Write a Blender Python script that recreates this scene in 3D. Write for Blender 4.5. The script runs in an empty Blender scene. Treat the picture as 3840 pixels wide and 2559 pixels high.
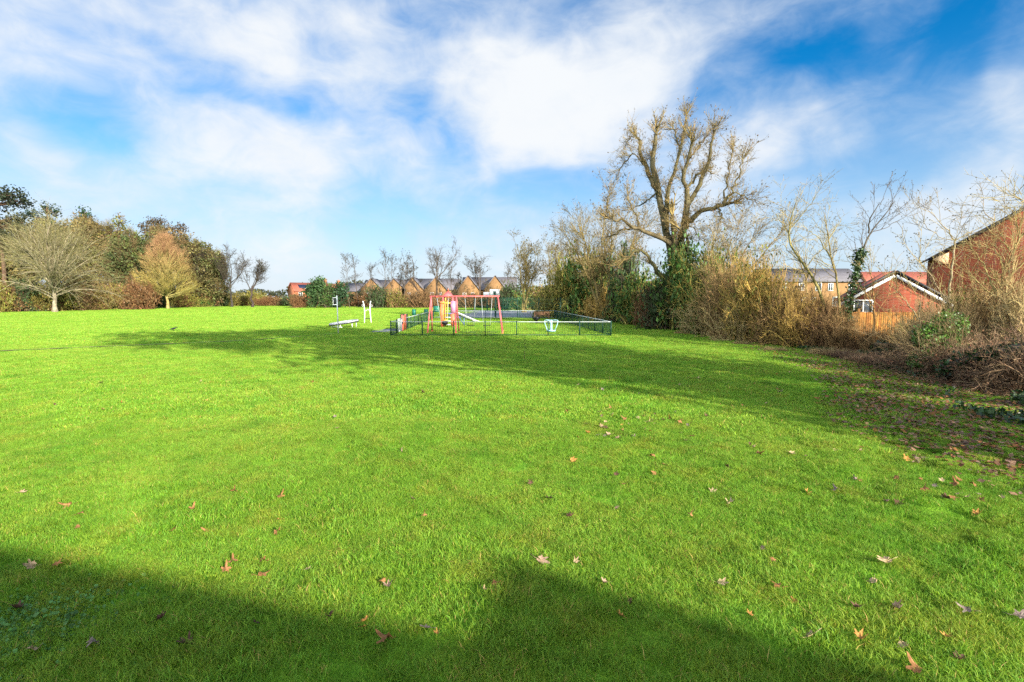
import bpy, math, random
import numpy as np
from mathutils import Vector

# ------------------------------------------------------------------ camera, light, sky
SC = bpy.context.scene
COL = SC.collection
F, CX, CY, CAMZ = 1920.0, 1920.0, 1279.5, 2.4
PIT = math.atan(166.5 / F)
SUN_AZ, SUN_EL = math.radians(38), math.radians(19)     # shadows run 38 deg left of straight ahead

cam = bpy.data.cameras.new("Camera")
cam.sensor_width = 36; cam.lens = 18; cam.clip_end = 3000; cam.clip_start = 0.05
camo = bpy.data.objects.new("Camera", cam); COL.objects.link(camo)
camo.location = (0, 0, CAMZ); camo.rotation_euler = (math.pi / 2 - PIT, 0, 0)
SC.camera = camo
SC.view_settings.view_transform = 'Standard'
SC.view_settings.look = 'None'
SC.view_settings.gamma = 1
SC.view_settings.exposure = 1.72
SC.cycles.max_bounces = 7
SC.cycles.diffuse_bounces = 5
SC.cycles.glossy_bounces = 2
SC.cycles.transmission_bounces = 3
SC.cycles.transparent_max_bounces = 6
SC.cycles.use_denoising = False
SC.cycles.caustics_reflective = False
SC.cycles.caustics_refractive = False

sun = bpy.data.lights.new("sun", 'SUN'); sun.energy = 3.9; sun.angle = math.radians(0.4); sun.color = (1, .93, .80)
suno = bpy.data.objects.new("sun", sun); COL.objects.link(suno)
to_sun = Vector((math.sin(SUN_AZ) * math.cos(SUN_EL), -math.cos(SUN_AZ) * math.cos(SUN_EL), math.sin(SUN_EL)))
suno.rotation_euler = to_sun.to_track_quat('Z', 'Y').to_euler()
suno.location = (20, -20, 30)


def ray(px, py):
    x = (px - CX) / F; y = (CY - py) / F
    return x, math.cos(PIT) + math.sin(PIT) * y, -math.sin(PIT) + math.cos(PIT) * y


def W(px, py, Y):
    x, f, z = ray(px, py); t = Y / f
    return np.array((x * t, Y, CAMZ + z * t))


def G(px, py, z=0.0):
    x, f, zz = ray(px, py); t = (z - CAMZ) / zz
    return np.array((x * t, f * t, z))


def L(r, g, b):
    f = lambda c: (c / 255 / 12.92) if c / 255 <= .04045 else ((c / 255 + .055) / 1.055) ** 2.4
    return (f(r), f(g), f(b))


def build_world():
    w = bpy.data.worlds.new("World"); SC.world = w; w.use_nodes = True
    nt = w.node_tree; N = nt.nodes; K = nt.links; N.clear()
    out = N.new('ShaderNodeOutputWorld'); bg = N.new('ShaderNodeBackground'); bg.inputs[1].default_value = 0.1
    K.new(bg.outputs[0], out.inputs[0])
    sky = N.new('ShaderNodeTexSky'); sky.sky_type = 'NISHITA'; sky.sun_disc = False
    sky.sun_elevation = SUN_EL; sky.sun_rotation = math.pi - SUN_AZ
    sky.air_density = 1.0; sky.dust_density = 0.4; sky.ozone_density = 2.5
    tc = N.new('ShaderNodeTexCoord'); D = tc.outputs['Generated']

    def math_(op, a, b=None, c=None):
        n = N.new('ShaderNodeMath'); n.operation = op
        for i, v in enumerate((a, b, c)):
            if v is None: continue
            if isinstance(v, (int, float)): n.inputs[i].default_value = v
            else: K.new(v, n.inputs[i])
        return n.outputs[0]
    sep = N.new('ShaderNodeSeparateXYZ'); K.new(D, sep.inputs[0])
    X, Y, Z = sep.outputs
    az = math_('ARCTAN2', X, Y)
    el = math_('ARCSINE', Z)
    # soft distortion so that no blob keeps a round outline
    nz = N.new('ShaderNodeTexNoise'); nz.inputs['Scale'].default_value = 3.2; nz.inputs['Detail'].default_value = 4
    K.new(D, nz.inputs['Vector'])
    ns = N.new('ShaderNodeSeparateColor'); K.new(nz.outputs['Color'], ns.inputs[0])
    azd = math_('ADD', az, math_('MULTIPLY', math_('SUBTRACT', ns.outputs[0], .5), .35))
    eld = math_('ADD', el, math_('MULTIPLY', math_('SUBTRACT', ns.outputs[1], .5), .22))
    blobs = [(900, 60, 260, 170, .62), (1000, 190, 200, 150, .35), (700, 370, 420, 190, .30), (1400, 230, 300, 200, .72), (1080, 660, 280, 90, .55),
             (1180, 540, 330, 110, .45), (1900, 330, 300, 240, .68), (2130, 480, 360, 210, .72), (2370, 300, 230, 190, .62), (500, 760, 900, 220, .30), (1500, 850, 500, 150, .20),
             (2930, 580, 200, 150, .85), (3560, 760, 170, 140, .62), (3820, 330, 110, 260, .45), (150, 250, 260, 300, .32), (120, 590, 150, 60, .42),
             (450, 80, 300, 90, .22), (2750, 60, 300, 60, .25), (1500, 1000, 900, 90, .30), (2700, 760, 200, 200, .30), (3750, 560, 150, 80, .35),
             (2200, 150, 130, 100, -.65), (3080, 280, 420, 230, -.36), (480, 510, 190, 60, -.65), (620, 165, 280, 55, -.60), (1000, 390, 220, 60, -.50),
             (1560, 480, 75, 150, -.6), (1640, 640, 100, 100, -.4), (2060, 700, 250, 60, -.85), (1150, 130, 120, 60, -.4), (3350, 420, 420, 380, -.33),
             (3250, 640, 200, 110, -.55), (1600, 60, 150, 60, -.45), (250, 400, 180, 60, -.5), (3830, 680, 60, 70, -.6), (1720, 800, 330, 60, -.45), (3700, 120, 300, 120, -.3), (1180, 330, 70, 160, -.45), (2600, 480, 60, 200, -.3)]
    acc = None
    for (px, py, rx, ry, a) in blobs:
        x, f, z = ray(px, py); ln = math.sqrt(x * x + f * f + z * z)
        ca, ce = math.atan2(x, f), math.asin(z / ln)
        x2, f2, z2 = ray(px + (rx if px < 1920 else -rx), py); ra = abs(math.atan2(x2, f2) - ca)
        x3, f3, z3 = ray(px, py + ry); re = abs(math.asin(z3 / math.sqrt(x3 * x3 + f3 * f3 + z3 * z3)) - ce)
        da = math_('DIVIDE', math_('SUBTRACT', azd, ca), ra)
        de = math_('DIVIDE', math_('SUBTRACT', eld, ce), re)
        q = math_('ADD', math_('MULTIPLY', da, da), math_('MULTIPLY', de, de))
        g = math_('MULTIPLY', math_('EXPONENT', math_('MULTIPLY', q, -.75)), a)
        acc = g if acc is None else math_('ADD', acc, g)
    mp = N.new('ShaderNodeMapping'); mp.inputs['Scale'].default_value = (2.0, 2.0, 3.5); mp.inputs['Rotation'].default_value = (.15, .12, .3)
    K.new(D, mp.inputs[0])
    n1 = N.new('ShaderNodeTexNoise'); n1.inputs['Scale'].default_value = 2.0; n1.inputs['Detail'].default_value = 9; n1.inputs['Roughness'].default_value = .56
    n1.inputs['Distortion'].default_value = .35
    K.new(mp.outputs[0], n1.inputs['Vector'])
    dens = math_('ADD', math_('MULTIPLY', math_('SUBTRACT', n1.outputs[0], .5), 2.1), math_('ADD', math_('MULTIPLY', acc, .85), math_('ADD', .14, math_('MULTIPLY', math_('MAXIMUM', math_('MULTIPLY', Y, -1.0), 0), .9))))  # cloud cover added behind the viewer, to send more light into the shade
    n3 = N.new('ShaderNodeTexNoise'); n3.inputs['Scale'].default_value = 5.5; n3.inputs['Detail'].default_value = 6; n3.inputs['Roughness'].default_value = .6; n3.inputs['Distortion'].default_value = .6; K.new(mp.outputs[0], n3.inputs['Vector'])
    dens = math_('ADD', dens, math_('MULTIPLY', math_('SUBTRACT', n3.outputs[0], .5), 1.15))
    mr = N.new('ShaderNodeMapRange'); mr.interpolation_type = 'SMOOTHSTEP'
    mr.inputs[1].default_value = -.72; mr.inputs[2].default_value = 1.3; K.new(dens, mr.inputs[0])
    # blue of the sky, a little deeper than the bare model
    hs = N.new('ShaderNodeHueSaturation'); hs.inputs['Saturation'].default_value = 1.42; hs.inputs['Value'].default_value = .60
    tnt = N.new('ShaderNodeMix'); tnt.data_type = 'RGBA'; tnt.blend_type = 'MULTIPLY'; tnt.inputs[0].default_value = 1; tnt.inputs[7].default_value = (.90, .94, 1.0, 1)
    K.new(sky.outputs[0], tnt.inputs[6]); K.new(tnt.outputs[2], hs.inputs['Color'])
    # pale air towards the horizon
    hz = N.new('ShaderNodeMapRange'); hz.interpolation_type = 'SMOOTHSTEP'
    hz.inputs[1].default_value = .37; hz.inputs[2].default_value = -.02; hz.inputs[3].default_value = 0; hz.inputs[4].default_value = .76; K.new(el, hz.inputs[0])
    mixh = N.new('ShaderNodeMix'); mixh.data_type = 'RGBA'; mixh.inputs[7].default_value = (1.8, 2.34, 3.0, 1)
    K.new(hz.outputs[0], mixh.inputs[0]); K.new(hs.outputs[0], mixh.inputs[6])
    # cloud tone: slightly grey-blue where thin
    n2 = N.new('ShaderNodeTexNoise'); n2.inputs['Scale'].default_value = 2.4; n2.inputs['Detail'].default_value = 5
    K.new(mp.outputs[0], n2.inputs['Vector'])
    cm = N.new('ShaderNodeMix'); cm.data_type = 'RGBA'
    cm.inputs[6].default_value = (1.85, 2.3, 2.85, 1); cm.inputs[7].default_value = (2.82, 2.92, 3.02, 1)
    t = N.new('ShaderNodeMapRange'); t.inputs[1].default_value = .1; t.inputs[2].default_value = 1.0
    K.new(math_('ADD', mr.outputs[0], math_('MULTIPLY', math_('SUBTRACT', n2.outputs[0], .5), .8)), t.inputs[0])
    K.new(t.outputs[0], cm.inputs[0])
    # unseen clouds behind the viewer, made brighter as added fill for shaded grass
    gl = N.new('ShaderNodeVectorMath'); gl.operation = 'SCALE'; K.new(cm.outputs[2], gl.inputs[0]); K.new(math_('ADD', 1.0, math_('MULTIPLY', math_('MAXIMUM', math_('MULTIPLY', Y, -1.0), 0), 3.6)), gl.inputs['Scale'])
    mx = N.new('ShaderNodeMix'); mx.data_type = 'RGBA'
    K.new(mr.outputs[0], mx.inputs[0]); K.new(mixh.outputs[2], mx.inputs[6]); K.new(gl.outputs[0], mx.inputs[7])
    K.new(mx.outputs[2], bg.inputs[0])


build_world()

# ------------------------------------------------------------------ helpers
RNG = np.random.default_rng(7)


def unit(v):
    return v / np.maximum(np.linalg.norm(v, axis=-1, keepdims=True), 1e-9)


class MB:
    """collects geometry, then links it as ONE mesh object"""
    def __init__(self):
        self.V = []; self.F = []; self.C = []; self.M = []; self.n = 0

    def add(self, V, Fc, col=(1, 1, 1), mat=0):
        V = np.asarray(V, float).reshape(-1, 3); Fc = np.asarray(Fc, int)
        c = np.asarray(col, float)
        if c.ndim == 1: c = np.tile(c, (len(V), 1))
        self.V.append(V); self.C.append(c); self.F.append(Fc + self.n); self.M.append(np.full(len(Fc), mat)); self.n += len(V)
        return self

    def box(self, c, s, rz=0, col=(1, 1, 1), mat=0, rx=0, ry=0):
        v = np.array([(x, y, z) for z in (-.5, .5) for y in (-.5, .5) for x in (-.5, .5)]) * np.array(s)
        if rx:
            cc, ss = math.cos(rx), math.sin(rx); v = v @ np.array(((1, 0, 0), (0, cc, ss), (0, -ss, cc)))
        if ry:
            cc, ss = math.cos(ry), math.sin(ry); v = v @ np.array(((cc, 0, -ss), (0, 1, 0), (ss, 0, cc)))
        if rz:
            cc, ss = math.cos(rz), math.sin(rz); v = v @ np.array(((cc, ss, 0), (-ss, cc, 0), (0, 0, 1)))
        f = [(0, 2, 3, 1), (4, 5, 7, 6), (0, 1, 5, 4), (2, 6, 7, 3), (0, 4, 6, 2), (1, 3, 7, 5)]
        return self.add(v + np.array(c), f, col, mat)

    def tubes(self, P, R, k=3, col=(1, 1, 1), mat=0, cap=False):
        P = np.asarray(P, float); R = np.asarray(R, float)
        if P.ndim == 2: P = P[None]; R = R[None]
        N, m, _ = P.shape
        T = unit(np.gradient(P, axis=1))
        mean = unit(P[:, -1] - P[:, 0])
        ref = np.where(np.abs(mean[:, 2:3]) > .8, np.array((1., 0.13, 0)), np.array((0.07, 0.05, 1.)))
        n1 = unit(np.cross(T, ref[:, None, :])); n2 = np.cross(T, n1)
        a = np.arange(k) * 2 * math.pi / k
        V = P[:, :, None, :] + R[:, :, None, None] * (np.cos(a)[None, None, :, None] * n1[:, :, None, :] + np.sin(a)[None, None, :, None] * n2[:, :, None, :])
        idx = np.arange(N * m * k).reshape(N, m, k)
        A = idx[:, :-1, :]; B = idx[:, 1:, :]
        Fq = np.stack((A, np.roll(A, -1, 2), np.roll(B, -1, 2), B), -1).reshape(-1, 4)
        c = np.asarray(col, float)
        if c.ndim == 2: c = np.repeat(c, m * k, 0)
        n0 = self.n
        self.add(V.reshape(-1, 3), Fq, c, mat)
        if cap and k > 2:
            for i in range(N):
                for row, rev in ((idx[i, 0], True), (idx[i, -1], False)):
                    r = list(row + n0)
                    if rev: r = r[::-1]
                    self.F.append(np.array([r])); self.M.append(np.array([mat]))
        return self

    def bar(self, p, q, r, k=8, col=(1, 1, 1), mat=0, r2=None):
        return self.tubes(np.array([p, q], float), np.array([r, r if r2 is None else r2]), k, col, mat, True)

    def path(self, pts, r, k=8, col=(1, 1, 1), mat=0):
        pts = np.asarray(pts, float)
        rr = np.full(len(pts), r) if np.isscalar(r) else np.asarray(r, float)
        return self.tubes(pts, rr, k, col, mat, True)

    def quads(self, C, U, Vv, col, mat=0):
        """N quads at centres C with half axes U, Vv"""
        V = np.stack((C - U - Vv, C + U - Vv, C + U + Vv, C - U + Vv), 1)
        c = np.asarray(col, float)
        if c.ndim == 2: c = np.repeat(c, 4, 0)
        return self.add(V.reshape(-1, 3), np.arange(len(C) * 4).reshape(-1, 4), c, mat)

    def lathe(self, prof, c=(0, 0, 0), k=20, col=(1, 1, 1), mat=0):
        a = np.arange(k) * 2 * math.pi / k
        V = np.array([[(r * math.cos(t) + c[0], r * math.sin(t) + c[1], z + c[2]) for t in a] for r, z in prof])
        m = len(prof); idx = np.arange(m * k).reshape(m, k)
        A = idx[:-1]; B = idx[1:]
        return self.add(V.reshape(-1, 3), np.stack((A, np.roll(A, -1, 1), np.roll(B, -1, 1), B), -1).reshape(-1, 4), col, mat)

    def build(self, name, mats, parent=None, smooth=False, loc=None):
        """loc: world position the object's origin gets; vertices are given in world space when loc or parent is set"""
        V = np.concatenate(self.V) if self.V else np.zeros((0, 3)); C = np.concatenate(self.C)
        org = np.array(parent.location) if parent is not None and parent.parent is None else np.zeros(3)
        if parent is not None and parent.parent is not None:
            org = np.array(parent.location) + np.array(parent.parent.location)
        if parent is None and loc is not None: org = np.array(loc, float)
        me = bpy.data.meshes.new(name)
        me.vertices.add(len(V)); me.vertices.foreach_set('co', (V - org).astype(np.float32).ravel())
        tot = np.concatenate([np.full(len(f), f.shape[1]) for f in self.F]).astype(np.int32)
        li = np.concatenate([f.ravel() for f in self.F]).astype(np.int32)
        st = np.concatenate(([0], np.cumsum(tot)[:-1])).astype(np.int32)
        me.loops.add(len(li)); me.loops.foreach_set('vertex_index', li)
        me.polygons.add(len(tot)); me.polygons.foreach_set('loop_start', st); me.polygons.foreach_set('loop_total', tot)
        me.polygons.foreach_set('material_index', np.concatenate(self.M).astype(np.int32))
        if smooth: me.polygons.foreach_set('use_smooth', np.ones(len(tot), bool))
        at = me.attributes.new('Col', 'FLOAT_COLOR', 'POINT')
        at.data.foreach_set('color', np.concatenate((C, np.ones((len(C), 1))), 1).astype(np.float32).ravel())
        for m in (mats if isinstance(mats, (list, tuple)) else [mats]): me.materials.append(m)
        me.update(calc_edges=True); me.validate()
        o = bpy.data.objects.new(name, me); COL.objects.link(o)
        if parent is not None: o.parent = parent
        elif loc is not None: o.location = loc
        return o


def thing(name, label, cat, loc=(0, 0, 0), group=None):
    o = bpy.data.objects.new(name, None); COL.objects.link(o); o.empty_display_size = .2
    o.location = [float(v) for v in loc]
    return tag(o, label, cat, group)


def tag(o, label=None, cat=None, group=None, kind=None):
    if label: o['label'] = label
    if cat: o['category'] = cat
    if group: o['group'] = group
    if kind: o['kind'] = kind
    return o


def copy_tree(o, parent=None):
    c = o.copy(); COL.objects.link(c)
    if parent is not None: c.parent = parent
    for ch in list(o.children): copy_tree(ch, c)
    return c


ORD = "first second third fourth fifth sixth seventh eighth ninth tenth eleventh twelfth thirteenth fourteenth fifteenth sixteenth seventeenth eighteenth nineteenth twentieth".split()

# ------------------------------------------------------------------ materials


class Mat:
    def __init__(self, name):
        self.m = bpy.data.materials.new(name); self.m.use_nodes = True
        self.nt = self.m.node_tree; self.N = self.nt.nodes; self.K = self.nt.links
        self.b = self.N['Principled BSDF']; self.b.inputs['Roughness'].default_value = .8
        self.b.inputs['Specular IOR Level'].default_value = .25
        self.out = self.N['Material Output']

    def noise(self, scale, detail=4, vec=None, rough=.55, dist=0):
        n = self.N.new('ShaderNodeTexNoise'); n.inputs['Scale'].default_value = scale; n.inputs['Detail'].default_value = detail
        n.inputs['Roughness'].default_value = rough; n.inputs['Distortion'].default_value = dist
        if vec is not None: self.K.new(vec, n.inputs['Vector'])
        return n.outputs[0]

    def pos(self):
        return self.N.new('ShaderNodeNewGeometry').outputs['Position']

    def obj(self):
        return self.N.new('ShaderNodeTexCoord').outputs['Object']

    def attr(self, n='Col'):
        a = self.N.new('ShaderNodeAttribute'); a.attribute_name = n; return a.outputs['Color']

    def mapping(self, vec, scale=(1, 1, 1), rot=(0, 0, 0)):
        n = self.N.new('ShaderNodeMapping'); n.inputs['Scale'].default_value = scale; n.inputs['Rotation'].default_value = rot
        self.K.new(vec, n.inputs[0]); return n.outputs[0]

    def mix(self, f, a, b, mode='MIX'):
        n = self.N.new('ShaderNodeMix'); n.data_type = 'RGBA'; n.blend_type = mode; n.clamp_factor = True
        for i, v in ((0, f), (6, a), (7, b)):
            if isinstance(v, (int, float)): n.inputs[i].default_value = v
            elif isinstance(v, tuple): n.inputs[i].default_value = (*v[:3], 1)
            else: self.K.new(v, n.inputs[i])
        return n.outputs[2]

    def rng(self, v, a, b, c=0, d=1):
        n = self.N.new('ShaderNodeMapRange'); n.interpolation_type = 'SMOOTHSTEP'
        for i, x in enumerate((a, b, c, d)): n.inputs[i + 1].default_value = x
        self.K.new(v, n.inputs[0]); return n.outputs[0]

    def math(self, op, a, b=None):
        n = self.N.new('ShaderNodeMath'); n.operation = op
        for i, v in enumerate((a, b)):
            if v is None: continue
            if isinstance(v, (int, float)): n.inputs[i].default_value = v
            else: self.K.new(v, n.inputs[i])
        return n.outputs[0]

    def color(self, c):
        if isinstance(c, tuple): self.b.inputs['Base Color'].default_value = (*c[:3], 1)
        else: self.K.new(c, self.b.inputs['Base Color'])
        return self

    def bump(self, h, strength=.4, dist=.02):
        n = self.N.new('ShaderNodeBump'); n.inputs['Strength'].default_value = strength; n.inputs['Distance'].default_value = dist
        self.K.new(h, n.inputs['Height']); self.K.new(n.outputs[0], self.b.inputs['Normal']); return self

    def translucent(self, col, f):
        t = self.N.new('ShaderNodeBsdfTranslucent'); self.K.new(col, t.inputs[0]) if not isinstance(col, tuple) else None
        ms = self.N.new('ShaderNodeMixShader'); ms.inputs[0].default_value = f
        self.K.new(self.b.outputs[0], ms.inputs[1]); self.K.new(t.outputs[0], ms.inputs[2]); self.K.new(ms.outputs[0], self.out.inputs[0])
        return self


def paint(name, col, rough=.45, metal=0, wear=.25, scale=9):
    m = Mat(name); n = m.noise(scale, 6, m.obj()); d = tuple(c * (1 - wear) for c in col); l = tuple(min(1, c * (1 + wear * .5)) for c in col)
    m.color(m.mix(m.rng(n, .3, .7), d, l)); m.b.inputs['Roughness'].default_value = rough; m.b.inputs['Metallic'].default_value = metal
    return m.m


def vcol(name, rough=.85, trans=0, nscale=3, amt=.35, spec=.15):
    m = Mat(name); c = m.attr(); n = m.noise(nscale, 4, m.pos())
    k = m.rng(n, .3, .7, 1 - amt, 1 + amt * .6)
    g = m.N.new('ShaderNodeCombineColor')
    for i in range(3): m.K.new(k, g.inputs[i])
    c2 = m.mix(1.0, c, g.outputs[0], 'MULTIPLY')
    m.color(c2); m.b.inputs['Roughness'].default_value = rough; m.b.inputs['Specular IOR Level'].default_value = spec
    if trans: m.translucent(c2, trans)
    return m.m


def swizzle(m):
    """wall coordinates: along the wall, up"""
    s = m.N.new('ShaderNodeSeparateXYZ'); m.K.new(m.obj(), s.inputs[0])
    c = m.N.new('ShaderNodeCombineXYZ'); m.K.new(m.math('ADD', s.outputs[0], s.outputs[1]), c.inputs[0]); m.K.new(s.outputs[2], c.inputs[1])
    return c.outputs[0]


def brick_mat(name, a, b, mortar, bw=.225, bh=.075, ms=.011):
    m = Mat(name); v = swizzle(m)
    t = m.N.new('ShaderNodeTexBrick'); m.K.new(v, t.inputs[0])
    t.inputs['Color1'].default_value = (*a, 1); t.inputs['Color2'].default_value = (*b, 1); t.inputs['Mortar'].default_value = (*mortar, 1)
    t.inputs['Scale'].default_value = 1; t.inputs['Brick Width'].default_value = bw; t.inputs['Row Height'].default_value = bh
    t.inputs['Mortar Size'].default_value = ms; t.inputs['Bias'].default_value = .1
    n = m.noise(1.3, 5, m.obj()); n2 = m.noise(14, 3, v)
    c = m.mix(m.rng(n, .35, .75, 0, .45), t.outputs[0], tuple(x * .5 for x in a))
    c = m.mix(m.rng(n2, .5, .8, 0, .5), c, tuple(x * .42 for x in b))
    m.color(c); m.bump(t.outputs['Fac'], -.5, .01); m.b.inputs['Roughness'].default_value = .9
    return m.m


def roof_mat(name, a, b, tw=.3, th=.28):
    m = Mat(name); v = swizzle(m)
    t = m.N.new('ShaderNodeTexBrick'); m.K.new(v, t.inputs[0])
    t.inputs['Color1'].default_value = (*a, 1); t.inputs['Color2'].default_value = (*b, 1); t.inputs['Mortar'].default_value = (*[x * .45 for x in a], 1)
    t.inputs['Scale'].default_value = 1; t.inputs['Brick Width'].default_value = tw; t.inputs['Row Height'].default_value = th; t.inputs['Mortar Size'].default_value = .02
    n = m.noise(.7, 5, m.obj())
    m.color(m.mix(m.rng(n, .35, .7, 0, .5), t.outputs[0], tuple(x * .6 for x in a))); m.bump(t.outputs['Fac'], -.6, .02)
    m.b.inputs['Roughness'].default_value = .7
    return m.m


M_bark = vcol('bark', .9, 0, 2.5, .4)
M_leaf = vcol('leaf', .6, .25, 1.2, .35, .3)
M_ivy = vcol('ivy_leaf', .4, .18, 3, .3, .5)
M_dead = vcol('dead_leaf', .75, .15, 30, .4)
M_red = paint('red_paint', (.58, .12, .12), .35, 0, .3, 4)
M_orange = paint('orange_paint', (.66, .15, .07), .4, 0, .2, 5)
M_yellow = paint('yellow_paint', (.68, .34, .06), .4, 0, .2, 5)
M_pink = paint('faded_pink_panel', (.50, .22, .34), .5, 0, .25, 5)
M_blue = paint('blue_deck', (.10, .16, .38), .5, 0, .3, 5)
M_steel = paint('galvanised_steel', (.47, .51, .51), .5, .15, .2, 8)
M_white = paint('white_paint', (.78, .79, .77), .45, 0, .12, 5)
M_pale = paint('pale_blue_metal', (.30, .50, .56), .35, .1, .2, 6)
M_green = paint('dark_green_powder_coat', (.010, .045, .028), .4, 0, .3, 5)
M_meshgreen = paint('green_weldmesh', (.015, .13, .09), .45, 0, .3, 5)
M_black = paint('black_rubber', (.015, .015, .017), .7, 0, .3, 8)
M_dark = paint('dark_grey_plastic', (.03, .032, .035), .5, 0, .3, 5)
M_timber = paint('weathered_bench_timber', (.16, .085, .045), .8, 0, .4, 12)
M_glass = paint('window_glass', (.05, .06, .075), .08, 0, .2, 1)
M_feather = paint('black_feathers', (.012, .012, .016), .45, 0, .3, 30)
M_brick_red = brick_mat('red_brick', (.46, .10, .034), (.33, .062, .024), (.40, .20, .12))
M_brick_garage = brick_mat('dark_red_brick', (.27, .05, .018), (.19, .032, .014), (.24, .11, .065))
M_brick_buff = brick_mat('buff_brick', (.25, .135, .048), (.19, .095, .034), (.24, .15, .08))
M_brick_far = brick_mat('orange_red_brick', (.42, .12, .05), (.33, .085, .035), (.36, .2, .12))
M_slate = roof_mat('grey_roof_tiles', (.15, .14, .155), (.105, .10, .11))
M_redtile = roof_mat('red_roof_tiles', (.40, .12, .075), (.30, .08, .05))
M_dkverge = paint('dark_verge', (.022, .022, .026), .5)
M_cream = paint('cream_soffit', (.52, .36, .20), .7)
M_solar = paint('solar_panel', (.02, .03, .06), .15, .2)

# ------------------------------------------------------------------ ground
TRACK = [G(-400, 1352), G(0, 1318), G(500, 1296), G(900, 1279), G(1262, 1252)]      # worn line across the field
# edge of the mown lawn along the right-hand side: beyond it soil, litter and bushes
EDGE = np.array([(9.6, -4), (8.6, 4.0), (8.8, 7.5), (9.3, 10), (9.6, 13), (10.4, 17), (10.9, 22), (11.0, 28), (10.6, 36), (8.6, 47), (6.8, 58), (6.5, 75), (6.5, 100)])


SOILX = np.array([(9.9, -4), (9.3, 5), (9.2, 8), (9.8, 10.5), (11.6, 13), (12.6, 16), (13.4, 20), (13.8, 25), (13.4, 30), (11.8, 38), (9.6, 47), (8.4, 58), (8.4, 100)])


def soil_x(y):
    return np.interp(y, SOILX[:, 1], SOILX[:, 0])


def edge_x(y):
    return np.interp(y, EDGE[:, 1], EDGE[:, 0])


def ground_material(name, soil=False):
    m = Mat(name); p = m.pos()
    a = m.noise(.35, 4, p); b = m.noise(2.2, 5, p); c = m.noise(45, 3, p); d = m.noise(260, 2, p)
    if soil:
        col = m.mix(m.rng(b, .35, .65), (.085, .055, .035), (.05, .032, .022))
        col = m.mix(m.rng(c, .45, .6), col, (.13, .085, .065)); col = m.mix(m.rng(d, .55, .65), col, (.16, .07, .03))
        col = m.mix(m.rng(a, .52, .62, 0, .8), col, (.03, .07, .012))
    else:
        col = m.mix(m.rng(a, .35, .65), (.14, .30, .02), (.19, .35, .026))
        col = m.mix(m.rng(b, .4, .7, 0, .6), col, (.06, .21, .008)); col = m.mix(m.rng(c, .45, .7, 0, .55), col, (.045, .15, .008))
    m.color(col); m.bump(c, .8, .04); m.b.inputs['Roughness'].default_value = .95; m.b.inputs['Specular IOR Level'].default_value = .1
    return m.m


def sheet(name, pts, z, mat, kind='structure'):
    mb = MB(); mb.add([(x, y, z) for x, y in pts], [list(range(len(pts)))])
    return tag(mb.build(name, mat), kind=kind)


M_ground = ground_material('lawn_ground'); M_soil = ground_material('leafy_soil', True)
def bump(x, y):
    """humps of the old turf, a few centimetres high"""
    h = np.sin(x * 6.9 + 1.7 * np.sin(y * 2.1)) * np.cos(y * 5.3 + 1.3 * np.sin(x * 1.7)) + .8 * np.sin(x * 3.1 - y * 4.4 + 1.1 * np.sin(y * 1.3 + x * .6)) + .5 * np.sin(x * 11.3 + y * 3.7) * np.cos(y * 9.1 - x * 2.3)
    amp = .0135 * (1 + .6 * np.sin(x * .55 + .8) * np.cos(y * .5)) * (1 + .7 * np.clip((x + 1) / 4, 0, 1))
    f = np.clip((25 - y) / 5, 0, 1) * np.clip((SOFT(y) - .8 - x) / 1.5, 0, 1) * np.clip(y / 1.5, 0, 1) * np.clip((24 + x) / 3, 0, 1)
    return np.maximum(0, (h + 1.6) * amp) * f


def SOFT(y): return soil_x(y)


gx = np.array([-900, -300, -90, -45, -30] + list(np.arange(-25, 12.01, .16)) + [14, 18, 26, 45, 100, 300, 900]); gy = np.array([-300, -60, -12, -2] + list(np.arange(0, 26.01, .16)) + [28, 35, 50, 80, 130, 250, 500, 1200])
XX, YY = np.meshgrid(gx, gy); ZZ = .5 * bump(XX, YY) * ((XX > -24.9) & (XX < 11.9) & (YY > .1) & (YY < 25.9))
gi_ = np.arange(XX.size).reshape(XX.shape); mb = MB()
mb.add(np.stack((XX, YY, ZZ), -1).reshape(-1, 3), np.stack((gi_[:-1, :-1], gi_[:-1, 1:], gi_[1:, 1:], gi_[1:, :-1]), -1).reshape(-1, 4)); tag(mb.build('ground', M_ground, None, True), kind='structure')
rs = np.random.default_rng(3)
ys = np.linspace(1.5, 62, 150)
soil_edge = [(soil_x(y) + .5 * math.sin(y * 1.1) + rs.normal(0, .3), y) for y in ys]
mb = MB()
V = []; Fc = []
for i, (x, y) in enumerate(soil_edge):
    V += [(x, y, .004), (x + 5, y, .004), (45 if y < 45 else 30, y, .004)]
    if i: Fc += [(3 * i - 3, 3 * i - 2, 3 * i + 1, 3 * i), (3 * i - 2, 3 * i - 1, 3 * i + 2, 3 * i + 1)]
mb.add(V, Fc); tag(mb.build('soil', M_soil), kind='structure')
# worn track
T = np.array(TRACK)[:, :2]; tt = np.linspace(0, 1, 90)
seg = np.linspace(0, 1, len(T))
TX = np.interp(tt, seg, T[:, 0]); TY = np.interp(tt, seg, T[:, 1])
m = Mat('worn_turf'); n = m.noise(3, 5, m.pos()); m.color(m.mix(m.rng(n, .4, .6), (.22, .19, .07), (.17, .22, .04))); M_worn = m.m
mb = MB(); V = []; Fc = []
for i in range(90):
    w = .17 + .05 * math.sin(i * .9) + rs.uniform(-.04, .04)
    zt_ = float(bump(TX[i], TY[i])) + .022; V += [(TX[i], TY[i] - w, zt_), (TX[i], TY[i] + w, zt_)]
    if i: Fc.append((2 * i - 2, 2 * i, 2 * i + 1, 2 * i - 1))
mb.add(V, Fc); tag(mb.build('worn_path', M_worn), kind='structure')
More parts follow.
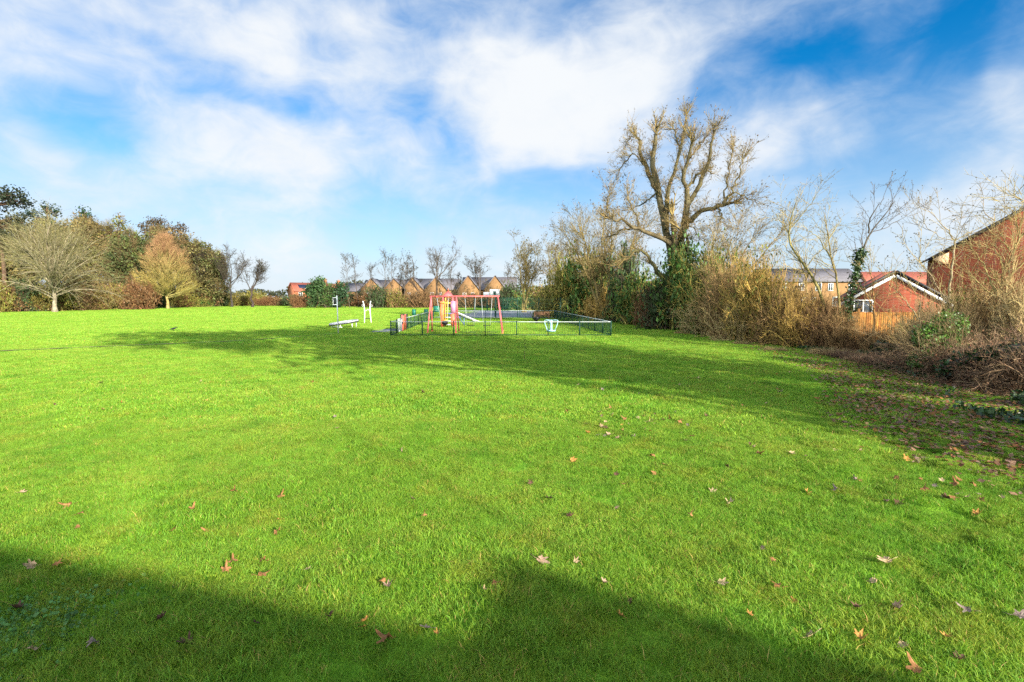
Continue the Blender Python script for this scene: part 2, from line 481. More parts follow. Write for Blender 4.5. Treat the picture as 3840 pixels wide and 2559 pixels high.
# tarmac ball court and the bit of paving at the gate
m = Mat('court_tarmac'); n = m.noise(6, 6, m.pos()); n2 = m.noise(.3, 3, m.pos())
m.color(m.mix(m.rng(n2, .35, .65), m.mix(n, (.20, .205, .24), (.25, .255, .29)), (.16, .165, .19))); M_tarmac = m.m
sheet('tarmac_court', [(-9.2, 58), (7.6, 58), (7.6, 88), (-9.2, 88)], .02, M_tarmac)
sheet('path', [(-9.6, 33.6), (-7.75, 34.2), (-7.9, 39.0), (-9.9, 37.5)], .012, M_tarmac)

# ------------------------------------------------------------------ grass


def grass_material():
    m = Mat('grass_blades'); p = m.pos(); c = m.attr()
    a = m.noise(.28, 4, p, .6); b = m.noise(1.6, 4, p)
    k = m.mix(m.rng(a, .32, .68), (.18, .385, .028), (.255, .445, .042))
    k = m.mix(m.rng(b, .45, .72, 0, .7), k, (.31, .41, .045)); k = m.mix(m.rng(m.noise(.9, 3, p), .52, .75, 0, .6), k, (.10, .29, .022))
    k = m.mix(1.0, k, c, 'MULTIPLY')
    m.color(k); m.b.inputs['Roughness'].default_value = .55; m.b.inputs['Specular IOR Level'].default_value = .22
    m.translucent(k, .42); return m.m


M_grass = grass_material()


def blades(rng, n, rad, h, w, square=False, tuft=.5, lean=.55):
    """blade strips within a disc, clumped"""
    nt = max(4, n // 28)
    if square: tc = rng.uniform(-rad, rad, (nt, 2))
    else:
        a = rng.uniform(0, 2 * math.pi, nt); r = rad * np.sqrt(rng.uniform(0, 1, nt)); tc = np.stack((r * np.cos(a), r * np.sin(a)), 1)
    ti = rng.integers(0, nt, n)
    th = rng.uniform(.55, 1.25, nt); tcol = rng.uniform(.72, 1.15, nt); tdir = rng.uniform(0, 2 * math.pi, nt)
    P = tc[ti] + rng.normal(0, rad * .13, (n, 2))
    H = h * th[ti] * rng.uniform(.5, 1.2, n)
    yaw = rng.uniform(0, 2 * math.pi, n); d = np.stack((np.cos(yaw), np.sin(yaw)), 1)
    ld = tdir[ti] + rng.normal(0, 1.0, n); ln = np.stack((np.cos(ld), np.sin(ld)), 1) * (lean * H * rng.uniform(.25, 1.6, n))[:, None]
    Wd = w * rng.uniform(.6, 1.2, n)
    V = np.zeros((n, 5, 3))
    V[:, 0, :2] = P - d * Wd[:, None] / 2; V[:, 1, :2] = P + d * Wd[:, None] / 2
    mid = P + ln * .32
    V[:, 2, :2] = mid + d * Wd[:, None] * .4; V[:, 3, :2] = mid - d * Wd[:, None] * .4; V[:, 2, 2] = V[:, 3, 2] = H * .62
    V[:, 4, :2] = P + ln; V[:, 4, 2] = H * .98
    base = np.arange(n)[:, None] * 5
    q = (base + np.array([[0, 1, 2, 3]])); t = base + np.array([[3, 2, 4]])
    g = tcol[ti] * rng.uniform(.75, 1.2, n)
    hue = rng.uniform(0, 1, n)
    c = np.stack((g * (.85 + .45 * hue), g, g * (1.3 - .5 * hue)), 1)
    dry = rng.uniform(0, 1, n) < .035; c[dry] = np.array((2.6, 1.05, 3.5)) * rng.uniform(.7, 1.1, (dry.sum(), 1))
    C = np.repeat(c[:, None], 5, 1)
    return V.reshape(-1, 3), q, t, C.reshape(-1, 3)


def grass_object(name, protos, pts, rot, scl, var, mat):
    """one object: blade patches (variant 0..n) repeated on points by a geometry-nodes modifier"""
    mb = MB(); vid = []
    for i, (V, q, t, c) in enumerate(protos):
        n0 = mb.n; mb.add(V, q, c); mb.F.append(np.asarray(t) + n0); mb.M.append(np.zeros(len(t), int)); vid += [i] * len(V)
    n0 = mb.n
    mb.V.append(pts); mb.C.append(np.ones((len(pts), 3))); mb.n += len(pts); vid += list(100 + var)
    o = mb.build(name, mat)
    me = o.data
    nv = len(me.vertices)
    for nm, ty, dv in (('vid', 'INT', np.array(vid)), ('rot', 'FLOAT', np.concatenate((np.zeros(n0), rot))), ('scl', 'FLOAT', np.concatenate((np.ones(n0), scl)))):
        a = me.attributes.new(nm, ty, 'POINT'); a.data.foreach_set('value', dv.astype(np.int32 if ty == 'INT' else np.float32))
    ng = bpy.data.node_groups.new(name + '_scatter', 'GeometryNodeTree')
    ng.interface.new_socket('Geometry', in_out='INPUT', socket_type='NodeSocketGeometry'); ng.interface.new_socket('Geometry', in_out='OUTPUT', socket_type='NodeSocketGeometry')
    N = ng.nodes; K = ng.links
    gi = N.new('NodeGroupInput'); go = N.new('NodeGroupOutput'); jn = N.new('GeometryNodeJoinGeometry')

    def named(nm, ty):
        n = N.new('GeometryNodeInputNamedAttribute'); n.data_type = ty; n.inputs[0].default_value = nm; return n.outputs[0]

    def pick(k):
        cm = N.new('FunctionNodeCompare'); cm.data_type = 'INT'; cm.operation = 'EQUAL'
        ai = [s for s in cm.inputs if s.type == 'INT']
        K.new(named('vid', 'INT'), ai[0]); ai[1].default_value = k
        sp = N.new('GeometryNodeSeparateGeometry'); sp.domain = 'POINT'
        K.new(gi.outputs[0], sp.inputs[0]); K.new(cm.outputs[0], sp.inputs[1]); return sp.outputs[0]
    for i in range(len(protos)):
        ip = N.new('GeometryNodeInstanceOnPoints')
        K.new(pick(100 + i), ip.inputs['Points']); K.new(pick(i), ip.inputs['Instance'])
        cx = N.new('ShaderNodeCombineXYZ'); K.new(named('rot', 'FLOAT'), cx.inputs[2]); K.new(cx.outputs[0], ip.inputs['Rotation'])
        K.new(named('scl', 'FLOAT'), ip.inputs['Scale']); K.new(ip.outputs[0], jn.inputs[0])
    K.new(jn.outputs[0], go.inputs[0])
    md = o.modifiers.new('scatter', 'NODES'); md.node_group = ng
    return tag(o, kind='stuff')


def track_dist(x, y):
    return np.abs(y - np.interp(x, TX, TY)) + np.where((x < TX.min()) | (x > TX.max()), 9, 0)


def scatter(y0, y1, step, rng, margin=1.12):
    out = []
    y = y0
    while y < y1:
        hw = y * margin + 1.2
        xs = np.arange(-hw, hw, step) + rng.uniform(0, step)
        out.append(np.stack((xs, np.full(len(xs), y)), 1)); y += step
    P = np.concatenate(out); P += rng.uniform(-.5, .5, P.shape) * step * .7
    d = P[:, 0] - soil_x(P[:, 1]) + .7 * np.sin(P[:, 0] * 2.3 + 2 * np.sin(P[:, 1] * 1.7))
    keep = (d < 1.6) & (rng.uniform(0, 1, len(P)) > np.clip((d + 1.2) / 2.8, 0, 1) ** 1.3)
    keep &= ~((P[:, 0] > -9.3) & (P[:, 0] < 7.7) & (P[:, 1] > 57.8) & (P[:, 1] < 88.2))
    keep &= ~((P[:, 0] > -9.8) & (P[:, 0] < -7.8) & (P[:, 1] > 34.2) & (P[:, 1] < 38.5))
    P = P[keep]
    return np.concatenate((P, bump(P[:, 0], P[:, 1])[:, None]), 1)


def lawn(name, y0, y1, step, nvar, nb, h, w, seed, thin_track=.0, lean=.55):
    rng = np.random.default_rng(seed)
    pr = [blades(rng, nb, step * .85, h, w, lean=lean) for _ in range(nvar)]
    P = scatter(y0, y1, step, rng)
    if thin_track: P = P[track_dist(P[:, 0], P[:, 1]) > thin_track]
    # low-frequency undulation of the sward height
    s = 1 + .22 * np.sin(P[:, 0] * 1.9 + 1.3 * np.sin(P[:, 1] * 1.1)) * np.cos(P[:, 1] * 2.3 + .7 * P[:, 0]) + rng.uniform(-.22, .28, len(P))
    grass_object(name, pr, P, rng.uniform(0, 6.28, len(P)), s, rng.integers(0, nvar, len(P)), M_grass)


lawn('grass', 2.3, 9.5, .34, 6, 2600, .041, .0042, 11, 0, .9)
lawn('grass', 9.5, 26, .8, 4, 2400, .045, .0095, 12, .85, .85)
lawn('grass', 26, 62, 1.0, 3, 900, .055, .024, 13, .95)
lawn('grass', 62, 150, 3.6, 3, 2600, .065, .06, 14)

# ------------------------------------------------------------------ trees


def grow(rng, P, R, n, t0, t1, ang, av, ln, lv, m=4, wob=.12, up=.0, rf=.6, rmin=.004, taper=.35, shape=0.0, azbias=None):
    """n children per parent curve"""
    N, mp, _ = P.shape
    if np.isscalar(n): cnt = np.full(N, n)
    else: cnt = n
    pi = np.repeat(np.arange(N), cnt); M = len(pi)
    t = rng.uniform(t0, t1, M)
    f = t * (mp - 1); i = np.minimum(f.astype(int), mp - 2); u = (f - i)[:, None]
    A = P[pi, i]; B = P[pi, i + 1]
    p = A * (1 - u) + B * u; T = unit(B - A)
    r0 = (R[pi, i] * (1 - u[:, 0]) + R[pi, i + 1] * u[:, 0])
    plen = np.linalg.norm(np.diff(P, axis=1), axis=2).sum(1)[pi]
    a = rng.uniform(0, 2 * math.pi, M)
    ref = np.where(np.abs(T[:, 2:3]) > .8, np.array((1., 0, 0)), np.array((0, 0, 1.)))
    n1 = unit(np.cross(T, ref)); n2 = np.cross(T, n1)
    th = rng.normal(ang, av, M)
    d = T * np.cos(th)[:, None] + (n1 * np.cos(a)[:, None] + n2 * np.sin(a)[:, None]) * np.sin(th)[:, None]
    length = (ln if ln > 0 else -ln * plen) * rng.uniform(1 - lv, 1 + lv, M) * (1 - shape * t)
    st = length / (m - 1)
    out = np.zeros((M, m, 3)); out[:, 0] = p
    for k in range(1, m):
        d = unit(d + rng.normal(0, wob, (M, 3)) + np.array((0, 0, up)))
        out[:, k] = out[:, k - 1] + d * st[:, None]
    rr = np.maximum(r0 * rf, rmin)[:, None] * np.linspace(1, taper, m)[None]
    return out, np.maximum(rr, rmin * .6)


def tone(rng, n, base, var=.25):
    base = np.array(base)
    return base[None] * rng.uniform(1 - var, 1 + var, (n, 1)) * rng.uniform(.94, 1.06, (n, 3))


def leaf_quads(mb, rng, C, size, col, var=.4, mat=0, aspect=.7):
    n = len(C)
    u = unit(rng.normal(0, 1, (n, 3))); v = unit(np.cross(u, rng.normal(0, 1, (n, 3))))
    s = size * rng.uniform(.55, 1.3, (n, 1))
    mb.quads(C, u * s * .5, v * s * .5 * aspect, tone(rng, n, col, var), mat)


def smooth_path(pts, n):
    pts = np.asarray(pts, float); t = np.linspace(0, 1, len(pts)); s = np.linspace(0, 1, n)
    # Catmull-like smoothing through cubic interpolation of each axis
    out = np.stack([np.interp(s, t, pts[:, i]) for i in range(pts.shape[1])], 1)
    for _ in range(2):
        out[1:-1] = (out[:-2] + 2 * out[1:-1] + out[2:]) / 4
    return out


def bare_tree(seed, h, spread, style, rtrunk, col, twigcol, leafcol=None, nleaf=0, leafsize=.1, rt=.006, dens=1.0, lean=(0, 0)):
    """returns (trunk MB, crown MB) about the origin; rt = twig radius"""
    rng = np.random.default_rng(seed)
    tr = MB(); cr = MB()
    n = lambda k: max(1, int(round(k * dens)))
    if style == 'vase':
        z = np.linspace(0, .42, 6); w = rng.normal(0, .012, (6, 2)) * h; w[0] = 0
        P0 = np.stack((w[:, 0] + lean[0] * z * h, w[:, 1] + lean[1] * z * h, z * h), 1)[None]; R0 = (rtrunk * np.array([1.5, 1, .9, .82, .76, .7]))[None]
        a1, r1 = grow(rng, P0, R0, n(7), .7, 1, math.radians(24) * spread, .16, h * .44, .2, 7, .10, .10, .62, rt * 2, .3)
        a2, r2 = grow(rng, a1, r1, n(9), .25, 1, .62, .2, h * .2, .35, 5, .14, .10, .55, rt * 1.5, .3, .3)
        a3, r3 = grow(rng, a2, r2, n(8), .2, 1, .6, .25, h * .085, .4, 4, .16, .08, .55, rt, .5)
        a4, r4 = grow(rng, a3, r3, n(4), .2, 1, .6, .3, h * .04, .4, 3, .2, .05, .6, rt * .8, .5)
        twig = (a3, r3, a4, r4); limb = (a1, r1, a2, r2)
    elif style == 'oval':
        z = np.linspace(0, .86, 10); w = rng.normal(0, .006, (10, 2)) * h; w[0] = 0
        P0 = np.stack((w[:, 0], w[:, 1], z * h), 1)[None]; R0 = (rtrunk * np.linspace(1, .15, 10) * np.array([1.35] + [1] * 9))[None]
        t = rng.uniform(.17, .97, n(140)); lim = []
        A = []; RR = []
        for ti in t:
            az = rng.uniform(0, 6.283); el = math.radians(np.interp(ti, [.15, .4, .7, 1], [8, 34, 55, 80]) + rng.normal(0, 7))
            prof = np.interp(ti, [.15, .3, .5, .75, 1], [.95, 1.0, .9, .62, .32]) * spread * rng.uniform(.75, 1.08)
            f = ti * 9 * .98; i = min(int(f), 8); p = P0[0, i] * (1 - f + i) + P0[0, i + 1] * (f - i)
            d = np.array((math.cos(az) * math.cos(el), math.sin(az) * math.cos(el), math.sin(el))); pts = [p]
            for k in range(6):
                d = unit(d + rng.normal(0, .05, 3) + np.array((0, 0, .05))); pts.append(pts[-1] + d * prof / 6)
            A.append(pts); RR.append(np.linspace(rtrunk * .22, rt * 1.5, 7))
        a1 = np.array(A); r1 = np.array(RR)
        a2, r2 = grow(rng, a1, r1, n(11), .2, .95, .42, .13, spread * .30, .3, 5, .06, .07, .55, rt * 1.2, .4, .45)
        a3, r3 = grow(rng, a2, r2, n(5), .25, 1, .38, .15, spread * .15, .3, 3, .08, .05, .55, rt, .5)
        limb = (a1, r1, a2, r2); twig = (a3, r3)
    elif style == 'weep':
        z = np.linspace(0, .52, 8); w = rng.normal(0, .008, (8, 2)) * h; w[0] = 0
        P0 = np.stack((w[:, 0], w[:, 1], z * h), 1)[None]; R0 = (rtrunk * np.linspace(1, .3, 8) * np.array([1.4] + [1] * 7))[None]
        A = []; RR = []
        for q in range(n(54)):
            ti = rng.uniform(.2, 1.0) ** .8
            az = rng.uniform(0, 6.283); el = math.radians(np.interp(ti, [.2, .4, .7, 1], [20, 38, 58, 80]) + rng.normal(0, 9))
            ln = np.interp(ti, [.2, .45, .75, 1], [.95, .98, .82, .64]) * spread * rng.uniform(.45, 1.15)
            droop = np.interp(ti, [.2, .5, 1], [-.13, -.05, .03])
            f = ti * 7 * .98; i = min(int(f), 6); p = P0[0, i] * (1 - f + i) + P0[0, i + 1] * (f - i)
            d = np.array((math.cos(az) * math.cos(el), math.sin(az) * math.cos(el), math.sin(el))); pts = [p]
            for k in range(8):
                d = unit(d + rng.normal(0, .07, 3) + np.array((0, 0, droop))); pts.append(pts[-1] + d * ln / 8)
            pts = np.array(pts); pts[:, 2] = np.maximum(pts[:, 2], h * .1)
            A.append(pts); RR.append(np.linspace(rtrunk * .34, rt * 2.0, 9))
        a1 = np.array(A); r1 = np.array(RR)
        a2, r2 = grow(rng, a1, r1, n(8), .25, 1, .5, .2, spread * .34, .4, 5, .12, -.03, .6, rt * 1.3, .4, .3)
        a3, r3 = grow(rng, a2, r2, n(4), .2, 1, .5, .25, spread * .2, .4, 4, .12, -.05, .55, rt, .5)
        limb = (a1, r1, a2, r2); twig = (a3, r3)
    elif style == 'multi':
        k0 = n(6); P = []; R = []
        for q in range(k0):
            az = rng.uniform(0, 6.283); sp = rng.uniform(.05, .34) * spread; zz = np.linspace(0, 1, 9) * h * rng.uniform(.72, 1)
            x = np.cos(az) * sp * zz + lean[0] * zz + np.cumsum(rng.normal(0, .014 * h, 9)) * .8; y = np.sin(az) * sp * zz + lean[1] * zz + np.cumsum(rng.normal(0, .014 * h, 9)) * .8
            x -= x[0] - rng.normal(0, .02 * h); y -= y[0] - rng.normal(0, .02 * h)
            P.append(np.stack((x, y, zz), 1)); R.append(rtrunk * np.linspace(1, .16, 9) * rng.uniform(.6, 1))
        P0 = np.array(P); R0 = np.array(R)
        a1, r1 = grow(rng, P0, R0, n(11), .3, 1, .65, .2, h * .24, .4, 6, .12, .10, .5, rt * 1.6, .3, .45)
        a2, r2 = grow(rng, a1, r1, n(8), .2, 1, .6, .25, h * .1, .4, 4, .14, .07, .55, rt * 1.1, .4)
        a3, r3 = grow(rng, a2, r2, n(4), .2, 1, .6, .3, h * .045, .4, 3, .16, .05, .6, rt * .85, .5)
        limb = (a1, r1, a2, r2); twig = (a3, r3)
    else:                                                    # sapling
        z = np.linspace(0, 1, 10) * h; w = np.cumsum(rng.normal(0, .012 * h, (10, 2)), 0); w -= w[0]
        P0 = np.stack((w[:, 0] + lean[0] * z, w[:, 1] + lean[1] * z, z), 1)[None]; R0 = (rtrunk * np.linspace(1, .2, 10))[None]
        a1, r1 = grow(rng, P0, R0, n(13), .45, 1, .7, .2, h * .24, .4, 5, .12, .13, .5, rt * 1.5, .3, .35)
        a2, r2 = grow(rng, a1, r1, n(6), .25, 1, .6, .2, h * .10, .4, 4, .14, .08, .55, rt, .4)
        a3, r3 = grow(rng, a2, r2, n(3), .2, 1, .6, .3, h * .05, .4, 3, .14, .08, .6, rt * .8, .5)
        limb = (a1, r1, a2, r2); twig = (a3, r3)
    tr.tubes(P0, R0, 8, tone(rng, len(P0), col, .1))
    for i in range(0, len(limb), 2):
        cr.tubes(limb[i], limb[i + 1], 5 if i == 0 else 3, tone(rng, len(limb[i]), col, .25))
    for i in range(0, len(twig), 2):
        tc_ = tone(rng, len(twig[i]), twigcol, .35)
        if style == 'oval':
            f_ = np.clip((twig[i][:, -1, 2:3] / h - .38) * 2.2 + rng.normal(0, .12, (len(tc_), 1)), 0, 1); tc_ = tc_ * f_ + tone(rng, len(tc_), (.36, .29, .075), .3) * (1 - f_)
        cr.tubes(twig[i], twig[i + 1], 3, tc_)
    if nleaf:
        tp = twig[-2]; ids = rng.integers(0, len(tp), nleaf)
        C = tp[ids, -1] + rng.normal(0, leafsize * .5, (nleaf, 3))
        leaf_quads(cr, rng, C, leafsize, leafcol, .4, 1)
    return tr, cr


def shift(mb, loc, sx=1, sz=1, rz=0):
    c, s = math.cos(rz), math.sin(rz); Rm = np.array(((c, s, 0), (-s, c, 0), (0, 0, 1)))
    mb.V = [(v * np.array((sx, sx, sz))) @ Rm + np.array(loc) for v in mb.V]
    return mb


def place_tree(parts, loc, label, group=None, name='bare_tree', cat='tree', names=('trunk', 'crown'), mats=None, rz=0):
    root = thing(name, label, cat, loc, group)
    for nm, mb in zip(names, parts):
        shift(mb, loc); mb.build(nm, mats or [M_bark, M_leaf], root)
    root.rotation_euler.z = rz
    return root


def leafy(seed, h, lobes, col, n=5000, size=.35, trunk=.2, tcol=(.07, .055, .04), var=.45, twig=None, col2=None, f2=.3):
    """evergreen / ivied tree: leaf clumps spread through lobes (cx, cy, cz, rx, ry, rz)"""
    rng = np.random.default_rng(seed); tr = MB(); cr = MB()
    top = max(l[2] for l in lobes)
    tr.tubes(np.array([(0, 0, 0), (.02 * h, 0, top * .35), (-.01 * h, .02 * h, top * .7), (0, 0, top)])[None], np.array([[trunk * 1.3, trunk, trunk * .7, trunk * .3]]), 7, tcol)
    vol = np.array([l[3] * l[4] * l[5] for l in lobes]) ** .7; cnt = (n * vol / vol.sum()).astype(int)
    for l, k in zip(lobes, cnt):
        cl = max(6, k // 22)
        d = unit(rng.normal(0, 1, (cl, 3))); rr = rng.uniform(.35, 1.06, (cl, 1)) ** .6
        cc = np.array(l[:3]) + d * rr * np.array(l[3:]) * (1 + .18 * np.sin(d[:, :1] * 7 + l[0]) * np.cos(d[:, 1:2] * 6))
        lc = tone(rng, cl, col, var)
        if col2 is not None:
            alt = rng.uniform(0, 1, cl) < f2; lc[alt] = tone(rng, alt.sum(), col2, var)
        ci = rng.integers(0, cl, k)
        C = cc[ci] + rng.normal(0, 1, (k, 3)) * size * 1.25
        u = unit(rng.normal(0, 1, (k, 3))); v = unit(np.cross(u, rng.normal(0, 1, (k, 3)))); s = size * rng.uniform(.4, 1.15, (k, 1))
        cr.quads(C, u * s * .5, v * s * .32, lc[ci] * rng.uniform(.75, 1.2, (k, 1)), 1)
        # limbs reaching into the lobe
        q = 7; a = np.zeros((q, 4, 3)); e = np.array(l[:3]) + unit(rng.normal(0, 1, (q, 3))) * np.array(l[3:]) * .8
        st = np.array((0, 0, max(.1, l[2] - l[5] * 1.2)))
        for j in range(4): a[:, j] = st + (e - st) * (j / 3) + np.array((0, 0, .12 * l[5] * math.sin(j / 3 * 3.14)))
        cr.tubes(a, np.tile(trunk * np.linspace(.4, .08, 4), (q, 1)), 4, tone(rng, q, tcol, .2))
        if twig:
            tw, rw = grow(rng, a, np.tile(trunk * np.linspace(.4, .08, 4), (q, 1)), twig[0], .3, 1, .6, .3, max(l[3:]) * .5, .4, 4, .15, .06, .4, twig[1], .4)
            t2, r2 = grow(rng, tw, rw, 6, .2, 1, .5, .2, max(l[3:]) * .25, .4, 3, .15, .04, .5, twig[1] * .8, .5)
            cr.tubes(tw, rw, 3, tone(rng, len(tw), twig[2], .3)); cr.tubes(t2, r2, 3, tone(rng, len(t2), twig[2], .3))
    return tr, cr


def bush(seed, r, h, ns, col, leafcol=None, nleaf=0, leafsize=.05, rt=.004, arch=.0, sub=6, sub2=4, spread=.55):
    """many-stemmed bush; returns (stems MB, foliage MB or None)"""
    rng = np.random.default_rng(seed); mb = MB(); lf = MB()
    a = rng.uniform(0, 6.283, ns); q = np.sqrt(rng.uniform(0, 1, ns)) * r * .75
    p = np.stack((q * np.cos(a), q * np.sin(a), np.zeros(ns)), 1)
    aa = rng.uniform(0, 6.283, ns); tl = np.abs(rng.normal(0, spread, ns))
    d = np.stack((np.cos(aa) * np.sin(tl), np.sin(aa) * np.sin(tl), np.cos(tl)), 1)
    ln = h * rng.uniform(.55, 1.15, ns) * (1 - .35 * (q / r) ** 2)
    m = 6; P = np.zeros((ns, m, 3)); P[:, 0] = p
    for k in range(1, m):
        d = unit(d + rng.normal(0, .13, (ns, 3)) - np.array((0, 0, arch * k / m)))
        P[:, k] = P[:, k - 1] + d * (ln / (m - 1))[:, None]
    P[:, 1:, 2] = np.maximum(P[:, 1:, 2], .04)
    R = rt * 2.6 * rng.uniform(.5, 1.3, (ns, 1)) * np.linspace(1, .35, m)[None]
    a2, r2 = grow(rng, P, R, sub, .2, 1, .6, .25, h * .33, .45, 4, .16, .05 - arch * .5, .6, rt, .5)
    a3, r3 = grow(rng, a2, r2, sub2, .2, 1, .6, .3, h * .15, .45, 3, .18, .03, .6, rt * .8, .6)
    for Pq, Rq in ((P, R), (a2, r2), (a3, r3)):
        Pq[..., 2] = np.maximum(Pq[..., 2], .02)
        mb.tubes(Pq, Rq, 3, tone(rng, len(Pq), col, .38))
    if nleaf:
        ids = rng.integers(0, len(a3), nleaf); C = a3[ids, rng.integers(0, 3, nleaf)] + rng.normal(0, leafsize, (nleaf, 3)); C[:, 2] = np.maximum(C[:, 2], .03)
        cl = rng.uniform(.6, 1.3, len(a3))
        n = nleaf; u = unit(rng.normal(0, 1, (n, 3))); v = unit(np.cross(u, rng.normal(0, 1, (n, 3)))); s = leafsize * rng.uniform(.5, 1.3, (n, 1))
        lf.quads(C, u * s * .5, v * s * .36, tone(rng, n, leafcol, .35) * cl[ids][:, None], 0)
    return mb, (lf if nleaf else None)

# ------------------------------------------------------------------ buildings


def slab(mb, q, t=.14, col=(1, 1, 1), mat=0):
    q = np.array(q, float); n = unit(np.cross(q[1] - q[0], q[3] - q[0]))
    if n[2] < 0: n = -n
    V = np.concatenate((q, q + n * t))
    return mb.add(V, [(3, 2, 1, 0), (4, 5, 6, 7), (0, 1, 5, 4), (1, 2, 6, 5), (2, 3, 7, 6), (3, 0, 4, 7)], col, mat)


def gable_walls(mb, x0, x1, y0, y1, e, r, axis='y', z0=0):
    """axis = direction of the ridge"""
    if axis == 'y':
        xm = (x0 + x1) / 2; pr = [(x0, z0), (x1, z0), (x1, e), (xm, r), (x0, e)]
        V = [(x, y0, z) for x, z in pr] + [(x, y1, z) for x, z in pr]
    else:
        ym = (y0 + y1) / 2; pr = [(y0, z0), (y1, z0), (y1, e), (ym, r), (y0, e)]
        V = [(x1, y, z) for y, z in pr] + [(x0, y, z) for y, z in pr]
    Fc = [(0, 1, 2, 3, 4), (9, 8, 7, 6, 5)]
    n0 = mb.n; mb.add(V, [Fc[0]]); mb.F.append(np.array([Fc[1]]) + n0); mb.M.append(np.zeros(1, int))
    sides = [(i, i + 5, (i + 1) % 5 + 5, (i + 1) % 5) for i in range(5)]
    mb.F.append(np.array(sides) + n0); mb.M.append(np.zeros(5, int))
    return mb


def gable_roof(mb, x0, x1, y0, y1, e, r, axis='y', ov=.3, t=.16, lift=.02):
    if axis == 'y':
        xm = (x0 + x1) / 2; k = (r - e) / (xm - x0)
        for s, xe in ((-1, x0), (1, x1)):
            slab(mb, [(xe + s * ov, y0 - ov, e - ov * k + lift), (xm, y0 - ov, r + lift), (xm, y1 + ov, r + lift), (xe + s * ov, y1 + ov, e - ov * k + lift)], t)
    else:
        ym = (y0 + y1) / 2; k = (r - e) / (ym - y0)
        for s, ye in ((-1, y0), (1, y1)):
            slab(mb, [(x0 - ov, ye + s * ov, e - ov * k + lift), (x0 - ov, ym, r + lift), (x1 + ov, ym, r + lift), (x1 + ov, ye + s * ov, e - ov * k + lift)], t)
    return mb


def window(parent, x, y, z, w, h, cols=2, rows=1, rz=0, loc=(0, 0, 0), org_rz=0, name='window'):
    """framed window on a wall facing -y in the house's own axes"""
    f = MB(); g = MB(); b = .07
    f.box((x, y - .03, z + h / 2 - b / 2), (w, .1, b)); f.box((x, y - .03, z - h / 2 + b / 2), (w + .1, .14, b))
    for s in (-1, 1): f.box((x + s * (w / 2 - b / 2), y - .03, z), (b, .1, h - 2 * b))
    for c in range(1, cols): f.box((x - w / 2 + w * c / cols, y - .03, z), (b, .09, h - 2 * b))
    for r in range(1, rows): f.box((x, y - .03, z - h / 2 + h * r / rows), (w - 2 * b, .07, .04))
    g.box((x, y - .005, z), (w - b, .03, h - b))
    for mb in (f, g): shift(mb, loc, rz=org_rz)
    fo = f.build(name, M_white, parent)
    g.build('pane', M_glass, fo)
    return fo


def house(name, label, loc, rz, bodies, roofs, windows, wallmat, roofmat, cat='house', chim=(), group=None, verge=None):
    """bodies/roofs: lists of (x0,x1,y0,y1,eave,ridge,axis) in the house's axes"""
    root = thing(name, label, cat, loc, group)
    w = MB(); [gable_walls(w, *b) for b in bodies]; shift(w, loc, rz=rz); w.build('wall', wallmat, root)
    r = MB(); [gable_roof(r, *b) for b in roofs]; shift(r, loc, rz=rz); ro = r.build('roof', roofmat, root)
    for (x, y, z, ww, h) in windows: window(root, x, y, z, ww, h, 2 if ww < 1.3 else 3, 1, loc=loc, org_rz=rz)
    for (x, y, z, s) in chim:
        c = MB(); c.box((x, y, z), (s, s, 1.5)); c.box((x, y, z + .8), (s + .12, s + .12, .1))
        for dx in (-.15, .15): c.lathe([(.09, 0), (.10, .3), (.08, .32)], (x + dx, y, z + .85), 8)
        shift(c, loc, rz=rz); c.build('chimney', wallmat, ro)
    return root, ro


def zat(py, Y): return float(W(1920, py, Y)[2])
def xat(px, Y): return float(W(px, 1113, Y)[0])


# three pairs of buff gabled houses behind the far hedge
Yh = 150.0
for (apx, rpx, ridge_py, lab) in (
        ([1393, 1478], (1372, 1555), 1046, 'buff brick house with two gables and grey roof, leftmost behind the far hedge'),
        ([1547, 1634], (1528, 1722), 1041, 'buff brick house with two gables and grey roof, between two others behind the swings'),
        ([1756, 1857], (1738, 1935), 1035, 'buff brick house with two gables and grey roof, behind the basketball backboards')):
    x0, x1 = xat(rpx[0], Yh + 6), xat(rpx[1], Yh + 6); xm = (x0 + x1) / 2
    loc = (xm, Yh + 3, 0)
    e, r = zat(1086, Yh), zat(ridge_py, Yh)
    bod = [(x0 - xm, x1 - xm, 0, 8.5, e, r - .25, 'x')]; rof = [(x0 - xm, x1 - xm, 0, 8.5, e, r - .25, 'x')]; win = []
    for a in apx:
        xc = xat(a, Yh) - xm
        bod.append((xc - 3.1, xc + 3.1, -3, 3.9, e + .02, r, 'y')); rof.append((xc - 3.1, xc + 3.1, -3, 4.0, e + .05, r + .03, 'y'))
        for dx in (-1.1, 1.3): win.append((xc + dx, -3, zat(1106, Yh), .95, 1.25))
        win.append((xc - 1.1, -3, .9, 1.0, 1.2))
    house('gabled_house', lab, loc, 0, bod, rof, win, M_brick_buff, M_slate, group='buff gabled houses beyond the park')
